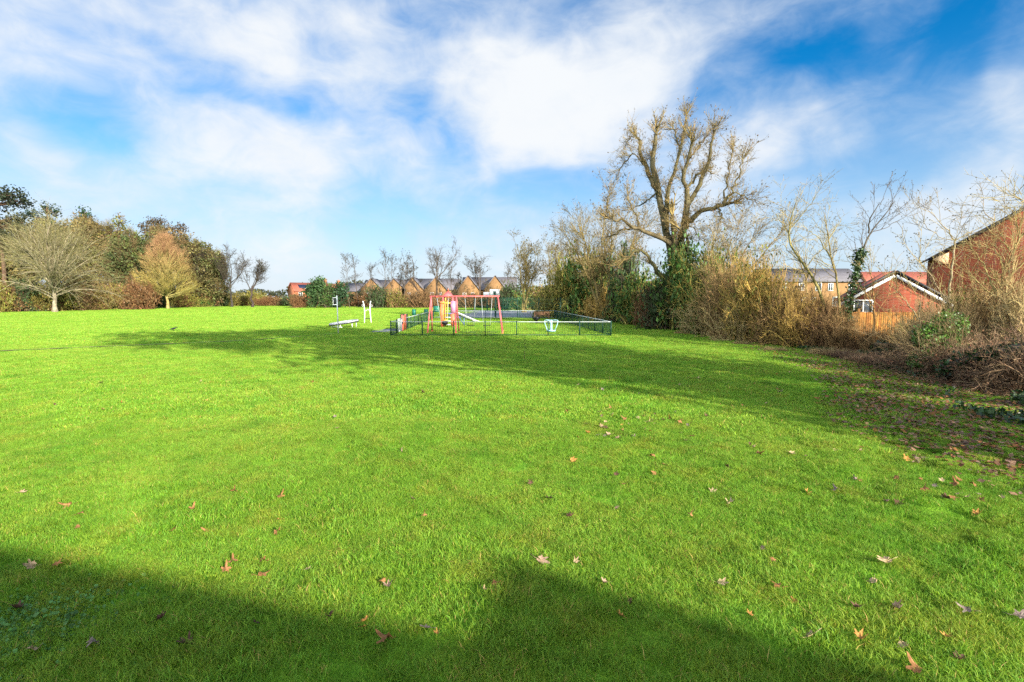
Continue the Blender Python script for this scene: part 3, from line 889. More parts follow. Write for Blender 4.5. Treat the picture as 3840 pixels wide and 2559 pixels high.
# lower grey-roofed house and the red-brick one further left
Yh = 152
x0, x1 = xat(1288, Yh), xat(1392, Yh); xm = (x0 + x1) / 2
house('terraced_house', 'low house with plain grey tiled roof, partly behind thin saplings', (xm, Yh, 0), 0, [(x0 - xm, x1 - xm, 0, 8, zat(1093, Yh), zat(1063, Yh), 'x')], [(x0 - xm, x1 - xm, 0, 8, zat(1093, Yh), zat(1063, Yh), 'x')],
      [(-3.5, 0, zat(1103, Yh), 1.1, 1.3), (.6, 0, zat(1103, Yh), 1.1, 1.3), (-3.5, 0, .9, 1.3, 1.2)], M_brick_buff, M_slate)
Yh = 150
loc = (xat(1106, Yh), Yh, 0); e, r = zat(1092, Yh), zat(1061, Yh)
ro, rf = house('detached_house', 'red brick house with orange tiled roof and solar panels, far left of the houses', loc, math.radians(40), [(0, 11, 0, 6.5, e, r, 'x')], [(0, 11, 0, 6.5, e, r, 'x')],
               [(1.6, 0, zat(1103, Yh), 1.1, 1.2), (5.2, 0, zat(1103, Yh), 1.1, 1.2), (1.6, 0, 1.2, 1.1, 1.2)], M_brick_far, M_redtile, chim=[(10.2, 3.25, r + .4, .75)])
s = MB(); k = (r - e) / 3.25
slab(s, [(1.6, .9, e + .9 * k + .2), (1.6, 2.3, e + 2.3 * k + .2), (6.6, 2.3, e + 2.3 * k + .2), (6.6, .9, e + .9 * k + .2)], .06)
shift(s, loc, rz=math.radians(40)); s.build('solar_panel', M_solar, ro)
loc = (xat(1232, 165), 165, 0)
house('detached_house', 'red roofed house mostly hidden behind dark green conifers', loc, 0, [(-4, 4, 0, 7, zat(1082, 165), zat(1065, 165), 'x')], [(-4, 4, 0, 7, zat(1082, 165), zat(1065, 165), 'x')], [(2.4, 0, zat(1092, 165), 1.1, 1.1)], M_brick_far, M_redtile,
      chim=[(2.2, 3.5, zat(1062, 165), .8)])
# buff flats, red-tiled row and a roof glimpsed behind the big tree
Yh = 85; x0, x1 = xat(2885, Yh), xat(3235, Yh); xm = (x0 + x1) / 2; e, r = zat(1056, Yh), zat(1006, Yh)
house('flats', 'buff brick flats with grey tiled roof and white windows, seen through bare saplings', (xm, Yh, 0), 0, [(x0 - xm, x1 - xm, 0, 9, e, r, 'x')], [(x0 - xm, x1 - xm, 0, 9, e, r, 'x')],
      [(xat(p, Yh) - xm, 0, zat(q, Yh), wv, hv) for (p, q, wv, hv) in ((3004, 1076, .9, 1.25), (3067, 1077, 1.0, 1.35), (3112, 1077, .8, 1.25), (3190, 1078, .9, 1.25), (2935, 1076, .9, 1.25),
                                                                          (3016, 1134, .8, 1.5), (3049, 1133, .9, 1.5), (3135, 1132, 1.1, 1.6), (2960, 1134, .9, 1.5), (3200, 1133, .9, 1.5))], M_brick_buff, M_slate, cat='flats')
Yh = 82; x0, x1 = xat(3175, Yh + 6), xat(3520, Yh + 6); xm = (x0 + x1) / 2
hr = thing('hipped_house', 'house with broad plain red tiled hipped roof behind the brick garage', 'house', (xm, Yh, 0)); w_ = (x1 - x0) / 2; ez, rz_ = zat(1085, Yh), zat(1020, Yh + 5)
b = MB(); b.box((xm, Yh + 5, ez / 2), (2 * w_, 10, ez)); b.build('wall', M_brick_red, hr)
b = MB(); b.add([(xm - w_ - .3, Yh - .3, ez), (xm + w_ + .3, Yh - .3, ez), (xm + w_ + .3, Yh + 10.3, ez), (xm - w_ - .3, Yh + 10.3, ez), (xm - w_ + 1.5, Yh + 5, rz_), (xm + w_ - 3.4, Yh + 5, rz_)], [(0, 1, 5, 4), (2, 3, 4, 5), (3, 2, 1, 0)])
b.add([(xm + w_ + .3, Yh - .3, ez), (xm + w_ + .3, Yh + 10.3, ez), (xm + w_ - 3.4, Yh + 5, rz_), (xm - w_ - .3, Yh + 10.3, ez), (xm - w_ - .3, Yh - .3, ez), (xm - w_ + 1.5, Yh + 5, rz_)], [(0, 1, 2), (3, 4, 5)]); b.build('roof', M_redtile, hr)
window(hr, -3, 0, 3, 1.1, 1.2, loc=(xm, Yh, 0))
Yh = 100; x0, x1 = xat(2385, Yh), xat(2520, Yh); xm = (x0 + x1) / 2
house('terraced_house', 'house whose dull pinkish roof shows just above the hedge left of the big trunk', (xm, Yh, 0), 0, [(x0 - xm, x1 - xm, 0, 8, zat(1090, Yh), zat(1055, Yh), 'x')], [(x0 - xm, x1 - xm, 0, 8, zat(1090, Yh), zat(1055, Yh), 'x')], [(0, 0, 2, 1.1, 1.2)], M_brick_red, M_redtile)
# brick garage with white bargeboards
Yg = 30; Yg = 31.0; GR = math.radians(-27); hw = 2.42; ap = zat(1022, 29.6); ev = ap - hw * .65
loc = (xat(3167, Yg) + hw * math.cos(GR), Yg + hw * math.sin(GR), 0)
gar = thing('brick_garage', 'low red brick garage with white bargeboards on its gable, behind the timber fence', 'garage', loc)
w = MB(); gable_walls(w, -hw + .2, hw - .2, 0, 3.6, ev + .1, ap - .06, 'y'); shift(w, loc, rz=GR); w.build('wall', M_brick_garage, gar)
r = MB(); gable_roof(r, -hw, hw, .12, 3.6, ev, ap, 'y', .20, .12); shift(r, loc, rz=GR); rfo = r.build('roof', M_redtile, gar)
for s in (-1, 1):
    b = MB(); k = (ap - ev) / hw
    slab(b, [(s * (hw + .25), -.10, ev - .25 * k - .24), (0, -.10, ap - .25), (0, -.05, ap - .25), (s * (hw + .25), -.05, ev - .25 * k - .24)], .15)
    shift(b, loc, rz=GR); b.build('bargeboard', M_white, gar)
    v = MB(); slab(v, [(s * (hw + .3), -.14, ev - .3 * k + .02), (0, -.14, ap + .01), (0, -.02, ap + .01), (s * (hw + .3), -.02, ev - .3 * k + .02)], .14); shift(v, loc, rz=GR); v.build('verge', M_dkverge, rfo)
window(gar, -hw + .95, 0, zat(1150, 30.6), 1.0, .8, 2, 1, loc=loc, org_rz=GR)
# big red brick house on the right
Yb = 33; xl = xat(3508, Yb); e = zat(962, Yb); loc = (xl, Yb, 0)
big = thing('brick_house', 'tall red brick house gable with dark sloping verge, at the right edge', 'house', loc)
hw = 5.6; k = .67; ap = e + hw * k; BR_ = math.radians(-33)
w = MB(); gable_walls(w, 0, 2 * hw, 0, 5, e, ap, 'y'); shift(w, loc, rz=BR_); w.build('wall', M_brick_red, big)
r = MB(); gable_roof(r, -.02, 2 * hw + .02, .25, 5, e + .03, ap + .03, 'y', .34, .10); shift(r, loc, rz=BR_); rfo = r.build('roof', M_slate, big)
v = MB()
for s in (-1, 1):
    slab(v, [(hw + s * (hw + .42), -.13, e - .42 * k - .01), (hw, -.13, ap - .0), (hw, -.06, ap), (hw + s * (hw + .42), -.06, e - .42 * k - .01)], .17)
shift(v, loc, rz=BR_); v.build('verge', M_dkverge, rfo)
c = MB(); pr = [(-.30, e - .16), (.50, e + .22), (.50, e - .50), (.12, e - .50), (-.02, e - .32), (-.30, e - .22)]
c.add([(x, -.02, z) for x, z in pr] + [(x, -.12, z) for x, z in pr], [list(range(6)), list(range(11, 5, -1))]); n0 = c.n - 12
c.F.append(np.array([(i, i + 6, (i + 1) % 6 + 6, (i + 1) % 6) for i in range(6)]) + n0); c.M.append(np.zeros(6, int)); shift(c, loc, rz=BR_); c.build('eaves_box', M_cream, big)
# houses behind the camera: their roofs throw the foreground shadow
TL = (11.97, -14.35, 0); TR = math.radians(-15.5)
ter = thing('terrace', 'long brick terrace with a gabled end wing behind the viewer', 'house', TL)
w = MB(); gable_walls(w, -30, 0, -4.3, 4.3, 5.0, 7.9, 'x'); gable_walls(w, .42, 2.6, -4.3, 4.3, 5.0, 7.9, 'x'); gable_walls(w, 0, .42, -4.2, 4.2, 4.6, 7.35, 'x'); shift(w, TL, rz=TR); w.build('wall', M_brick_red, ter)
r = MB(); gable_roof(r, -30, -.25, -4.3, 4.3, 4.98, 7.85, 'x', .25, .16); gable_roof(r, .67, 2.3, -4.3, 4.3, 4.96, 7.83, 'x', .25, .16); shift(r, TL, rz=TR); rfo = r.build('roof', M_slate, ter)
pr = [(2.6, 0), (6.9, 0), (6.9, 7.45), (3.2, 8.36), (2.6, 7.5)]; w = MB()
w.add([(x, .1, z) for x, z in pr] + [(x, -8, z) for x, z in pr], [(4, 3, 2, 1, 0), (5, 6, 7, 8, 9)]); w.F.append(np.array([(i, i + 5, (i + 1) % 5 + 5, (i + 1) % 5) for i in range(5)])); w.M.append(np.zeros(5, int)); shift(w, TL, rz=TR); w.build('wing', M_brick_red, ter)
r = MB(); slab(r, [(3.2, .2, 8.46), (7.2, .2, 7.55), (7.2, -8.1, 7.55), (3.2, -8.1, 8.46)], .1); slab(r, [(2.45, .2, 7.32), (3.2, .2, 8.46), (3.2, -8.1, 8.46), (2.45, -8.1, 7.32)], .1); shift(r, TL, rz=TR); r.build('wing_roof', M_slate, ter)

# timber fence
Yf = 25.5; x0, x1 = xat(2990, Yf), xat(3700, Yf)
fen = thing('timber_fence', 'orange brown close-boarded timber fence in front of the garage', 'fence', ((x0 + x1) / 2, Yf, 0))
bd = MB(); rr = np.random.default_rng(5); x = x0
while x < x1:
    h = zat(1171, Yf) + rr.normal(0, .006); g = rr.uniform(.75, 1.2)
    bd.box((x + .06, Yf + rr.uniform(-.008, .008), h / 2), (.118, .022, h), rz=.06, col=(.26 * g, .115 * g * rr.uniform(.9, 1.1), .026 * g)); x += .108
M_board = vcol('fence_board', .8, 0, 5, .4)
bd.build('boards', M_board, fen)
for i in range(7):
    p = MB(); xx = x0 + (x1 - x0) * i / 6; p.box((xx, Yf + .08, .9), (.1, .1, 1.8), col=(.22, .10, .03)); p.build('post', M_board, fen)
ra = MB()
for z in (.35, 1.35): ra.box(((x0 + x1) / 2, Yf + .045, z), (x1 - x0, .05, .08), col=(.22, .10, .03))
ra.build('rail', M_board, fen)
# garden fence of dark boards in front of the middle houses
Yf = 141; x0, x1 = xat(1300, Yf), xat(1760, Yf); fen = thing('garden_fence', 'long dark brown garden fence under the buff houses, behind the far hedge', 'fence', ((x0 + x1) / 2, Yf, 0))
bd = MB(); x = x0
while x < x1: g = rr.uniform(.8, 1.2); bd.box((x + .9, Yf, 1.0), (1.78, .04, 1.9), col=(.10 * g, .045 * g, .025 * g)); x += 1.86
bd.build('panels', M_board, fen); x = x0
while x < x1: po = MB(); po.box((x - .02, Yf, 1.05), (.09, .1, 2.1), col=(.12, .08, .05)); po.build('post', M_board, fen); x += 1.86

# ------------------------------------------------------------------ play area


def railing(p, q, n, label, gap=None):
    p = np.array(p, float); q = np.array(q, float); ln = np.linalg.norm(q - p); d = (q - p) / ln; rz = math.atan2(d[1], d[0])
    root = thing('railing_fence', label, 'fence', (*((p + q) / 2), 0), 'railings round the play area'); H = .88
    cuts = [(0, ln)] if gap is None else [(0, gap[0]), (gap[1], ln)]
    tr = MB(); br = MB(); bars = MB()
    for a, b in cuts:
        A = p + d * a; B = p + d * b; mid = (A + B) / 2
        tr.box((*mid, H), (b - a, .04, .03), rz); br.box((*mid, .09), (b - a, .04, .035), rz)
        nb = int((b - a) / .125); t = (np.arange(nb) + .5) / nb
        for k in t:
            c = A + (B - A) * k; bars.tubes(np.array([(*c, .105), (*c, H - .02)])[None], np.array([[.0055, .0055]]), 4)
    tr.build('top_rail', M_steel, root); br.build('bottom_rail', M_green, root); bars.build('bars', M_green, root)
    for i in range(n):
        a = ln * i / (n - 1)
        if gap and gap[0] + .05 < a < gap[1] - .05: continue
        c = p + d * a; po = MB(); po.box((*c, .47), (.06, .06, .94), rz); po.box((*c, .95), (.066, .066, .02), rz); po.build('post', M_green, root)
    return root


FL, FR, BR, BL = (G(1466, 1262)[:2], G(2291, 1262)[:2], np.array((4.6, 55.5)), np.array((-8.5, 55.5)))
railing(FL, FR, 8, 'dark green railing with pale top rail along the near side of the play area')
railing(FR, BR, 12, 'dark green railing along the side of the play area beside the hedge')
railing(BL, BR, 8, 'dark green railing along the far side of the play area, before the tarmac court')
dl = (BL - FL) / np.linalg.norm(BL - FL); LL = np.linalg.norm(BL - FL)
railing(FL, BL, 13, 'dark green railing along the gated side of the play area', gap=(2.5, 5.6))
gate = thing('gate', 'small white barred gate in the play area railing next to an orange panel', 'gate', (*(FL + dl * 3.3), 0)); rz = math.atan2(dl[1], dl[0])
c = FL + dl * 3.4; fr = MB()
for z in (.12, .92): fr.box((*c, z), (1.6, .04, .05), rz)
for s in (-.8, .8): fr.box((*(c + dl * s), .52), (.05, .05, .86), rz)
fr.build('frame', M_steel, gate); ba = MB()
for k in np.linspace(-.7, .7, 9): ba.bar((*(c + dl * k), .14), (*(c + dl * k), .9), .010, 5)
ba.build('bars', M_steel, gate)
hg = MB(); hg.box((*(c + dl * .74 + np.array((.04, 0))), .6), (.1, .06, .12), rz); hg.build('latch', M_black, gate)
c = FL + dl * 4.85; pnl = thing('entrance_gate', 'tall orange self-closing gate panel in the play area railing', 'gate', (*c, 0))
b = MB(); b.box((*c, .58), (1.25, .06, .98), rz); b.build('panel', M_orange, pnl)
for s in (-.68, .68):
    b = MB(); b.box((*(c + dl * s), .58), (.09, .09, 1.16), rz); b.build('post', M_red, pnl)

# swing frame
YS = 34.3; z = 2.42
xs = [xat(p, YS) for p in (1617, 1711, 1867)]; foot = [xat(p, 33.3) for p in (1601, 1708, 1884)]
sw = thing('swings', 'red metal swing frame with three pairs of splayed legs inside the railings', 'swing', (xs[1], YS, 0))
b = MB(); b.bar((xat(1611, YS), YS, z), (xat(1873, YS), YS, z), .048, 10); b.build('top_bar', M_red, sw)
for x, f in zip(xs, foot):
    for s in (-1, 1):
        b = MB(); b.bar((x, YS + s * .03, z - .02), (f, YS + s * 1.0, 0), .045, 8); lg = b.build('leg', M_red, sw)
        b = MB(); b.lathe([(.09, 0), (.09, .05), (.055, .07)], (f, YS + s * 1.0, 0), 10); b.build('foot', M_orange, lg)


def chain_pts(p, q, n=14):
    return np.linspace(p, q, n)


def swing_seat(xa, xb, label, kind, dx=0, dy=0, zs=.48):
    xm = (xa + xb) / 2 + dx
    root = thing('hanging_swing', label, 'swing', (xm, YS + dy, zs), 'seats hanging from the red swing frame')
    for x, s in ((xa, -1), (xb, 1)):
        b = MB(); b.bar((x, YS, z - .05), (xm + s * .24, YS + dy, zs + .04), .011, 5); ch = b.build('chain', M_steel, root)
        h = MB(); h.box((x, YS, z - .04), (.07, .12, .10)); h.build('hanger', M_orange, ch)
    b = MB()
    if kind == 'flat':
        for i, (w, zz) in enumerate(((.24, .03), (.12, .0), (-.12, .0), (-.24, .03))): pass
        b.box((xm, YS + dy, zs), (.46, .19, .035)); b.box((xm - .23, YS + dy, zs + .025), (.06, .19, .03), ry=.5); b.box((xm + .23, YS + dy, zs + .025), (.06, .19, .03), ry=-.5)
    else:
        b.lathe([(.06, -.05), (.15, -.03), (.17, .08), (.18, .22), (.165, .22), (.15, .09), (.05, 0)], (xm, YS + dy, zs), 14)
        for a in (0, 1.57, 3.14, 4.71): b.box((xm + .17 * math.cos(a), YS + dy + .17 * math.sin(a), zs + .1), (.04, .04, .24))
    b.build('seat', M_black, root)


x8 = lambda zx: xat(1550 + zx / 5.23, YS)
swing_seat(x8(460), x8(685), 'black cradle swing seat on pale chains in front of the play tower', 'cradle', .12, .1, .55)
swing_seat(x8(1012), x8(1218), 'black flat swing seat nearest the middle legs of the red frame', 'flat')
swing_seat(x8(1335), x8(1545), 'black flat swing seat nearest the end legs under the basketball backboards', 'flat')
for i, x in enumerate((x8(1115), x8(1440))):
    b = MB(); a = np.linspace(0, 6.283, 22)[:-1]; rr_ = .55 + .08 * np.sin(a * 3 + i)
    b.add([(x + r_ * 1.1 * math.cos(t), YS + r_ * math.sin(t), .035) for t, r_ in zip(a, rr_)] + [(x + r_ * 1.15 * math.cos(t), YS + 1.05 * r_ * math.sin(t), .004) for t, r_ in zip(a, rr_)], [list(range(21))])
    b.F.append(np.array([(k, k + 21, (k + 1) % 21 + 21, (k + 1) % 21) for k in range(21)])); b.M.append(np.zeros(21, int))
    tag(b.build('safety_mat', M_black, loc=(x, YS, 0)), f'dark worn rubber mat in the grass under the {("first", "second")[i]} flat swing seat', 'mat', 'rubber mats under the swings')

# play tower
YT = 40.6; cx = xat(1681, YT); pxm = YT / 1920
tw = thing('play_tower', 'small play tower with red pyramid roof, yellow bars, pink panel and slide', 'play tower', (cx, YT, 0))
for sx in (-1, 1):
    for sy in (-1, 1):
        b = MB(); b.bar((cx + sx * .37, YT + sy * .37, 0), (cx + sx * .37, YT + sy * .37, 2.42), .05, 8); b.build('post', M_red, tw)
b = MB(); b.add([(cx - .42, YT - .42, 2.38), (cx + .42, YT - .42, 2.38), (cx + .42, YT + .42, 2.38), (cx - .42, YT + .42, 2.38), (cx - .25, YT - .25, 2.62), (cx + .25, YT - .25, 2.62), (cx + .25, YT + .25, 2.62), (cx - .25, YT + .25, 2.62)],
               [(3, 2, 1, 0), (0, 1, 5, 4), (1, 2, 6, 5), (2, 3, 7, 6), (3, 0, 4, 7)])
b.add([(cx - .25, YT - .25, 2.62), (cx + .25, YT - .25, 2.62), (cx + .25, YT + .25, 2.62), (cx - .25, YT + .25, 2.62), (cx, YT, 2.88)], [(0, 1, 4), (1, 2, 4), (2, 3, 4), (3, 0, 4)])
b2 = MB(); rf = b.build('roof', M_red, tw); b2.lathe([(.0, 0), (.035, .02), (.03, .1), (.045, .13), (0, .17)], (cx, YT, 2.86), 8); b2.build('finial', M_orange, rf)
b = MB(); b.box((cx, YT, 1.08), (.82, .82, .07)); b.build('deck', M_blue, tw)
xx = lambda p: xat(p, YT - .45); zz = lambda p: zat(p, YT - .45)
b = MB()
for p in (1663, 1669.5, 1677): b.bar((xx(p), YT - .45, .1), (xx(p), YT - .45, zz(1128)), .032, 7)
b.box(((xx(1652) + xx(1690)) / 2, YT - .49, zz(1137)), (xx(1690) - xx(1652), .05, .09)); b.box((xx(1670), YT - .45, zz(1125)), (.08, .06, .32)); b.box((xx(1670), YT - .49, zz(1202)), (.36, .05, .1))
b.build('barrier', M_yellow, tw)
b = MB(); b.box((xx(1656), YT - .47, (zz(1130) + .05) / 2), (.20, .06, zz(1130) - .05)); b.build('side_panel', M_orange, tw)
b = MB(); b.box((xx(1700), YT - .44, zz(1152)), (.42, .05, .92)); b.build('side_panel', M_pink, tw)
b = MB(); b.box((xx(1699), YT - .46, zz(1200) + .02), (.40, .06, .92)); b.build('lower_panel', M_orange, tw)
b = MB(); b.box((xx(1707), YT - .50, zz(1198)), (.06, .06, .8)); b.build('post', M_red, tw)
b = MB(); b.box((cx, YT - .62, .22), (.5, .3, .05)); b.box((cx, YT - .48, .5), (.5, .25, .05)); b.box((cx, YT - .43, .78), (.5, .2, .05)); b.build('step', M_steel, tw)
p0 = np.array((cx + .42, YT + .1, 1.12)); p1 = np.array((xat(1776, 42.6), 42.6, .34)); p2 = np.array((xat(1790, 42.9), 42.9, .27)); dd = unit(np.cross(p1 - p0, (0, 0, 1)))
ch = MB(); w_ = dd * .2
ch.add([p0 - w_, p0 + w_, p1 + w_, p1 - w_, p2 + w_, p2 - w_], [(0, 1, 2, 3), (3, 2, 4, 5)]); sl = ch.build('slide', M_steel, tw)
for s in (-1, 1):
    b = MB(); b.path([p0 + s * w_ + (0, 0, .10), p1 + s * w_ + (0, 0, .1), p2 + s * w_ + (0, 0, .08)], .03, 6); b.build('slide_rail', M_white, sl)
b = MB(); b.bar(p0 + (p1 - p0) * .18 - (0, 0, .05), (xat(1741, 41.6), 41.6, .1), .03, 6); b.bar((p1 + p0) / 2, ((p1 + p0) / 2)[:2].tolist() + [0], .03, 6); b.build('slide_support', M_blue, sl)

# pale blue standing spinner
P = G(2067, 1246); YP = P[1]; x = P[0]
sp = thing('standing_spinner', 'pale blue standing spinner with looped handles inside the railings', 'spinner', (x, YP, 0))
b = MB(); b.lathe([(0, .06), (.30, .06), (.30, .12), (.26, .14), (0, .15)], (x, YP, 0), 20); b.build('platform', M_pale, sp)
b = MB(); b.lathe([(.22, 0), (.2, .055), (0, .056)], (x, YP, 0), 14); b.build('bearing', M_black, sp)
b = MB(); b.lathe([(.085, .14), (.075, .6), (.075, .80), (.05, .83), (0, .84)], (x, YP, 0), 12); b.build('post', M_pale, sp)
for s in (-1, 1):
    b = MB(); b.path([(x + s * .03, YP, .80), (x + s * .30, YP, .82), (x + s * .43, YP, .80), (x + s * .46, YP, .74), (x + s * .42, YP, .55), (x + s * .31, YP, .25), (x + s * .26, YP, .13)], .03, 8); b.build('handle', M_pale, sp)
# dark bowl spinner
YP = 46.5; x = xat(2011, YP)
bo = thing('bowl_spinner', 'dark bowl-shaped spinner on a short post near the bench', 'spinner', (x, YP, 0))
b = MB(); b.lathe([(0, .22), (.12, .23), (.26, .33), (.37, .46), (.40, .55), (.37, .55), (.33, .46), (.2, .35), (0, .30)], (x, YP, 0), 24); b.build('bowl', M_dark, bo)
b = MB(); b.bar((x, YP, 0), (x, YP, .24), .07, 10); b.build('post', M_black, bo)
# bench
YP = 52.5; x = xat(2032, YP); W_ = 1.55
be = thing('park_bench', 'weathered brown wooden bench with slatted back by the far railing', 'bench', (x, YP, 0))
b = MB(); [b.box((x, YP + d, .43), (W_, .1, .035)) for d in (-.18, -.06, .06, .18)]; b.build('seat', M_timber, be)
b = MB(); [b.box((x, YP + .25 + .02 * i, .58 + .11 * i), (W_, .03, .085)) for i in range(3)]; b.build('backrest', M_timber, be)
for s in (-1, 1):
    b = MB(); b.box((x + s * (W_ / 2 - .05), YP - .2, .31), (.07, .07, .62)); b.build('leg', M_timber, be)
    b = MB(); b.box((x + s * (W_ / 2 - .05), YP + .25, .44), (.07, .07, .88)); b.build('leg', M_timber, be)
    b = MB(); b.box((x + s * (W_ / 2 - .05), YP + .0, .645), (.08, .52, .045)); b.build('armrest', M_timber, be)
# litter bin by the gate
YP = 40; x = xat(1514, YP)
bi = thing('litter_bin', 'dark square litter bin with open top slot outside the gate', 'bin', (x, YP, 0))
b = MB(); b.box((x, YP, .36), (.5, .46, .68)); b.build('body', M_dark, bi)
b = MB()
for sx in (-1, 1):
    for sy in (-1, 1): b.box((x + sx * .23, YP + sy * .2, .82), (.05, .05, .25))
b.build('supports', M_dark, bi); b = MB(); b.box((x, YP, .975), (.54, .5, .06)); b.box((x, YP, 1.02), (.44, .4, .03)); b.build('lid', M_dark, bi)
# pole with a hinged panel frame
P = G(1269, 1252); x, YP = P[0], P[1]
po = thing('steel_pole', 'tall pale steel pole with a narrow bracket near its top, standing on the grass', 'pole', (x, YP, 0))
b = MB(); b.bar((x, YP, 0), (x - .03, YP, 2.44), .036, 10); b.lathe([(.045, 2.43), (.03, 2.465), (0, 2.47)], (x - .03, YP, 0), 10); b.build('pole', M_steel, po)
b = MB(); b.box((x - .17, YP, 2.33), (.30, .04, .035)); b.box((x - .17, YP, 1.88), (.30, .04, .035)); b.bar((x - .28, YP, 2.34), (x - .28, YP, 1.87), .014, 6); br = b.build('bracket', M_white, po)
b = MB(); b.box((x - .18, YP, 2.10), (.13, .02, .40)); b.build('panel', M_dark, br)
# tilted ring
YP = 40.0; x = xat(1287, YP); R_ = 1.0
ri = thing('tilted_ring', 'tilted grey rotating ring on short white legs beside the pole', 'play ring', (x, YP, 0))
a = np.linspace(0, 2 * math.pi, 41); t_ = math.radians(8)
ring = np.stack((x + R_ * np.cos(a) * math.cos(t_), YP + R_ * np.sin(a), .40 + R_ * np.cos(a) * math.sin(t_) + .05 * np.sin(a)), 1)
b = MB(); V = []
for i in range(41):
    for (dr, dz) in ((-.09, -.07), (.10, -.07), (.13, .02), (.08, .07), (-.07, .07), (-.11, .0)):
        c_ = ring[i]; V.append((c_[0] + dr * math.cos(a[i]), c_[1] + dr * math.sin(a[i]), c_[2] + dz))
b.add(V, [(i * 6 + j, i * 6 + (j + 1) % 6, (i + 1) * 6 + (j + 1) % 6, (i + 1) * 6 + j) for i in range(40) for j in range(6)]); b.build('ring', paint('grey_ring', (.34, .35, .37), .55, 0, .3, 6), ri, True)
b = MB(); V = []
for i in range(41):
    for (dr, dz) in ((.105, -.10), (.125, -.085), (.125, -.02), (.105, -.03)):
        c_ = ring[i]; V.append((c_[0] + dr * math.cos(a[i]), c_[1] + dr * math.sin(a[i]), c_[2] + dz))
b.add(V, [(i * 4 + j, i * 4 + (j + 1) % 4, (i + 1) * 4 + (j + 1) % 4, (i + 1) * 4 + j) for i in range(40) for j in range(4)]); b.build('skirt', M_black, ri)
for an in (-.55, .25, 2.2, 3.6, 4.5):
    p_ = np.array((x + .92 * math.cos(an), YP + .92 * math.sin(an))); zt = .36 + .92 * math.cos(an) * math.sin(t_)
    b = MB(); b.bar((*p_, 0), (*p_, zt), .03, 7); b.build('leg', M_white, ri)
b = MB(); b.bar((x - .75, YP - .3, .06), (x + .1, YP - .75, .06), .035, 7); b.build('base_bar', M_white, ri)
# climbing frame of two bent poles
YP = 46.0
cl = thing('climbing_frame', 'white climbing frame of two bent poles with looped handles and a black step', 'climbing frame', (xat(1376, YP), YP, 0))
XP = lambda zx: xat(1200 + zx / 6.536, YP); ZP = lambda zy: zat(1060 + zy / 6.536, YP)
for pts in ([(1048, 455), (1065, 520), (1080, 600), (1085, 720), (1080, 880), (1072, 995)], [(1240, 455), (1228, 520), (1218, 600), (1220, 720), (1228, 860), (1240, 985)]):
    b = MB(); b.path([(XP(u), YP, max(0, ZP(v))) for u, v in pts], .038, 8); b.build('pole', M_white, cl)
for s, c0 in ((-1, 1050), (1, 1250)):
    b = MB(); b.path([(XP(c0 + 26 * math.cos(t) + s * 4), YP + .12 * math.sin(t), ZP(572 + 24 * math.sin(t))) for t in np.linspace(0, 6.28, 13)], .016, 6); b.build('handle', M_white, cl)
b = MB(); b.path([(XP(u), YP, ZP(v)) for u, v in ((1092, 700), (1130, 690), (1160, 660), (1158, 625))], .018, 6); b.path([(XP(u), YP, ZP(v)) for u, v in ((1160, 655), (1190, 680), (1215, 672))], .018, 6); b.build('cross_handle', M_white, cl)
b = MB(); b.path([(XP(u), YP, ZP(v)) for u, v in ((1085, 895), (1120, 882), (1170, 882), (1240, 898))], .035, 6); b.build('step', M_black, cl)

# ball court: weldmesh fences, panels and two backboards


def mesh_fence(p, q, h, n, label, sp=.16):
    p = np.array(p, float); q = np.array(q, float); ln = np.linalg.norm(q - p); d = (q - p) / ln; rz = math.atan2(d[1], d[0])
    root = thing('mesh_fence', label, 'fence', (*((p + q) / 2), 0), 'weldmesh fences round the ball court')
    m_ = MB(); k = int(ln / sp)
    A = np.zeros((k, 2, 3)); t = (np.arange(k) + .5) / k; A[:, 0, :2] = A[:, 1, :2] = p + np.outer(t * ln, d); A[:, 0, 2] = .06; A[:, 1, 2] = h - .02
    m_.tubes(A, np.full((k, 2), .006), 3)
    zs = np.arange(.06, h, .4); B = np.zeros((len(zs), 2, 3)); B[:, 0, :2] = p; B[:, 1, :2] = q; B[:, :, 2] = zs[:, None]; m_.tubes(B, np.full((len(zs), 2), .008), 3)
    m_.build('mesh_panel', M_meshgreen, root)
    for i in range(n):
        c = p + d * ln * i / (n - 1); b = MB(); b.box((*c, h / 2), (.07, .07, h), rz); b.build('post', M_green, root)


mesh_fence((-4.2, 57.2), (7.8, 57.2), 2.35, 6, 'green weldmesh fence along the near end of the tarmac court')
mesh_fence((7.8, 57.2), (7.8, 88), 2.35, 12, 'green weldmesh fence along the side of the tarmac court by the hedge')
mesh_fence((-9.4, 88.4), (7.8, 88.4), 2.35, 7, 'green weldmesh fence along the far end of the tarmac court')
for i, (pa, pb, pt, Y_) in enumerate(((1545, 1558, 1160, 64), (1590, 1604, 1160, 72), (1626, 1647, 1148, 78))):
    xa, xb = xat(pa, Y_), xat(pb, Y_); h = zat(pt, Y_); c = ((xa + xb) / 2, Y_)
    pn = thing('rebound_panel', f'dark green mesh rebound panel beside the tarmac court, {("nearest and leftmost", "middle", "tallest and farthest")[i]} of three', 'panel', (*c, 0), 'green rebound panels')
    b = MB(); b.box((*c, h / 2 + .02), (xb - xa - .06, .05, h - .06)); b.build('panel', M_meshgreen, pn)
    for s in (xa, xb): b = MB(); b.box((s, Y_, h / 2), (.07, .07, h)); b.build('post', M_green, pn)
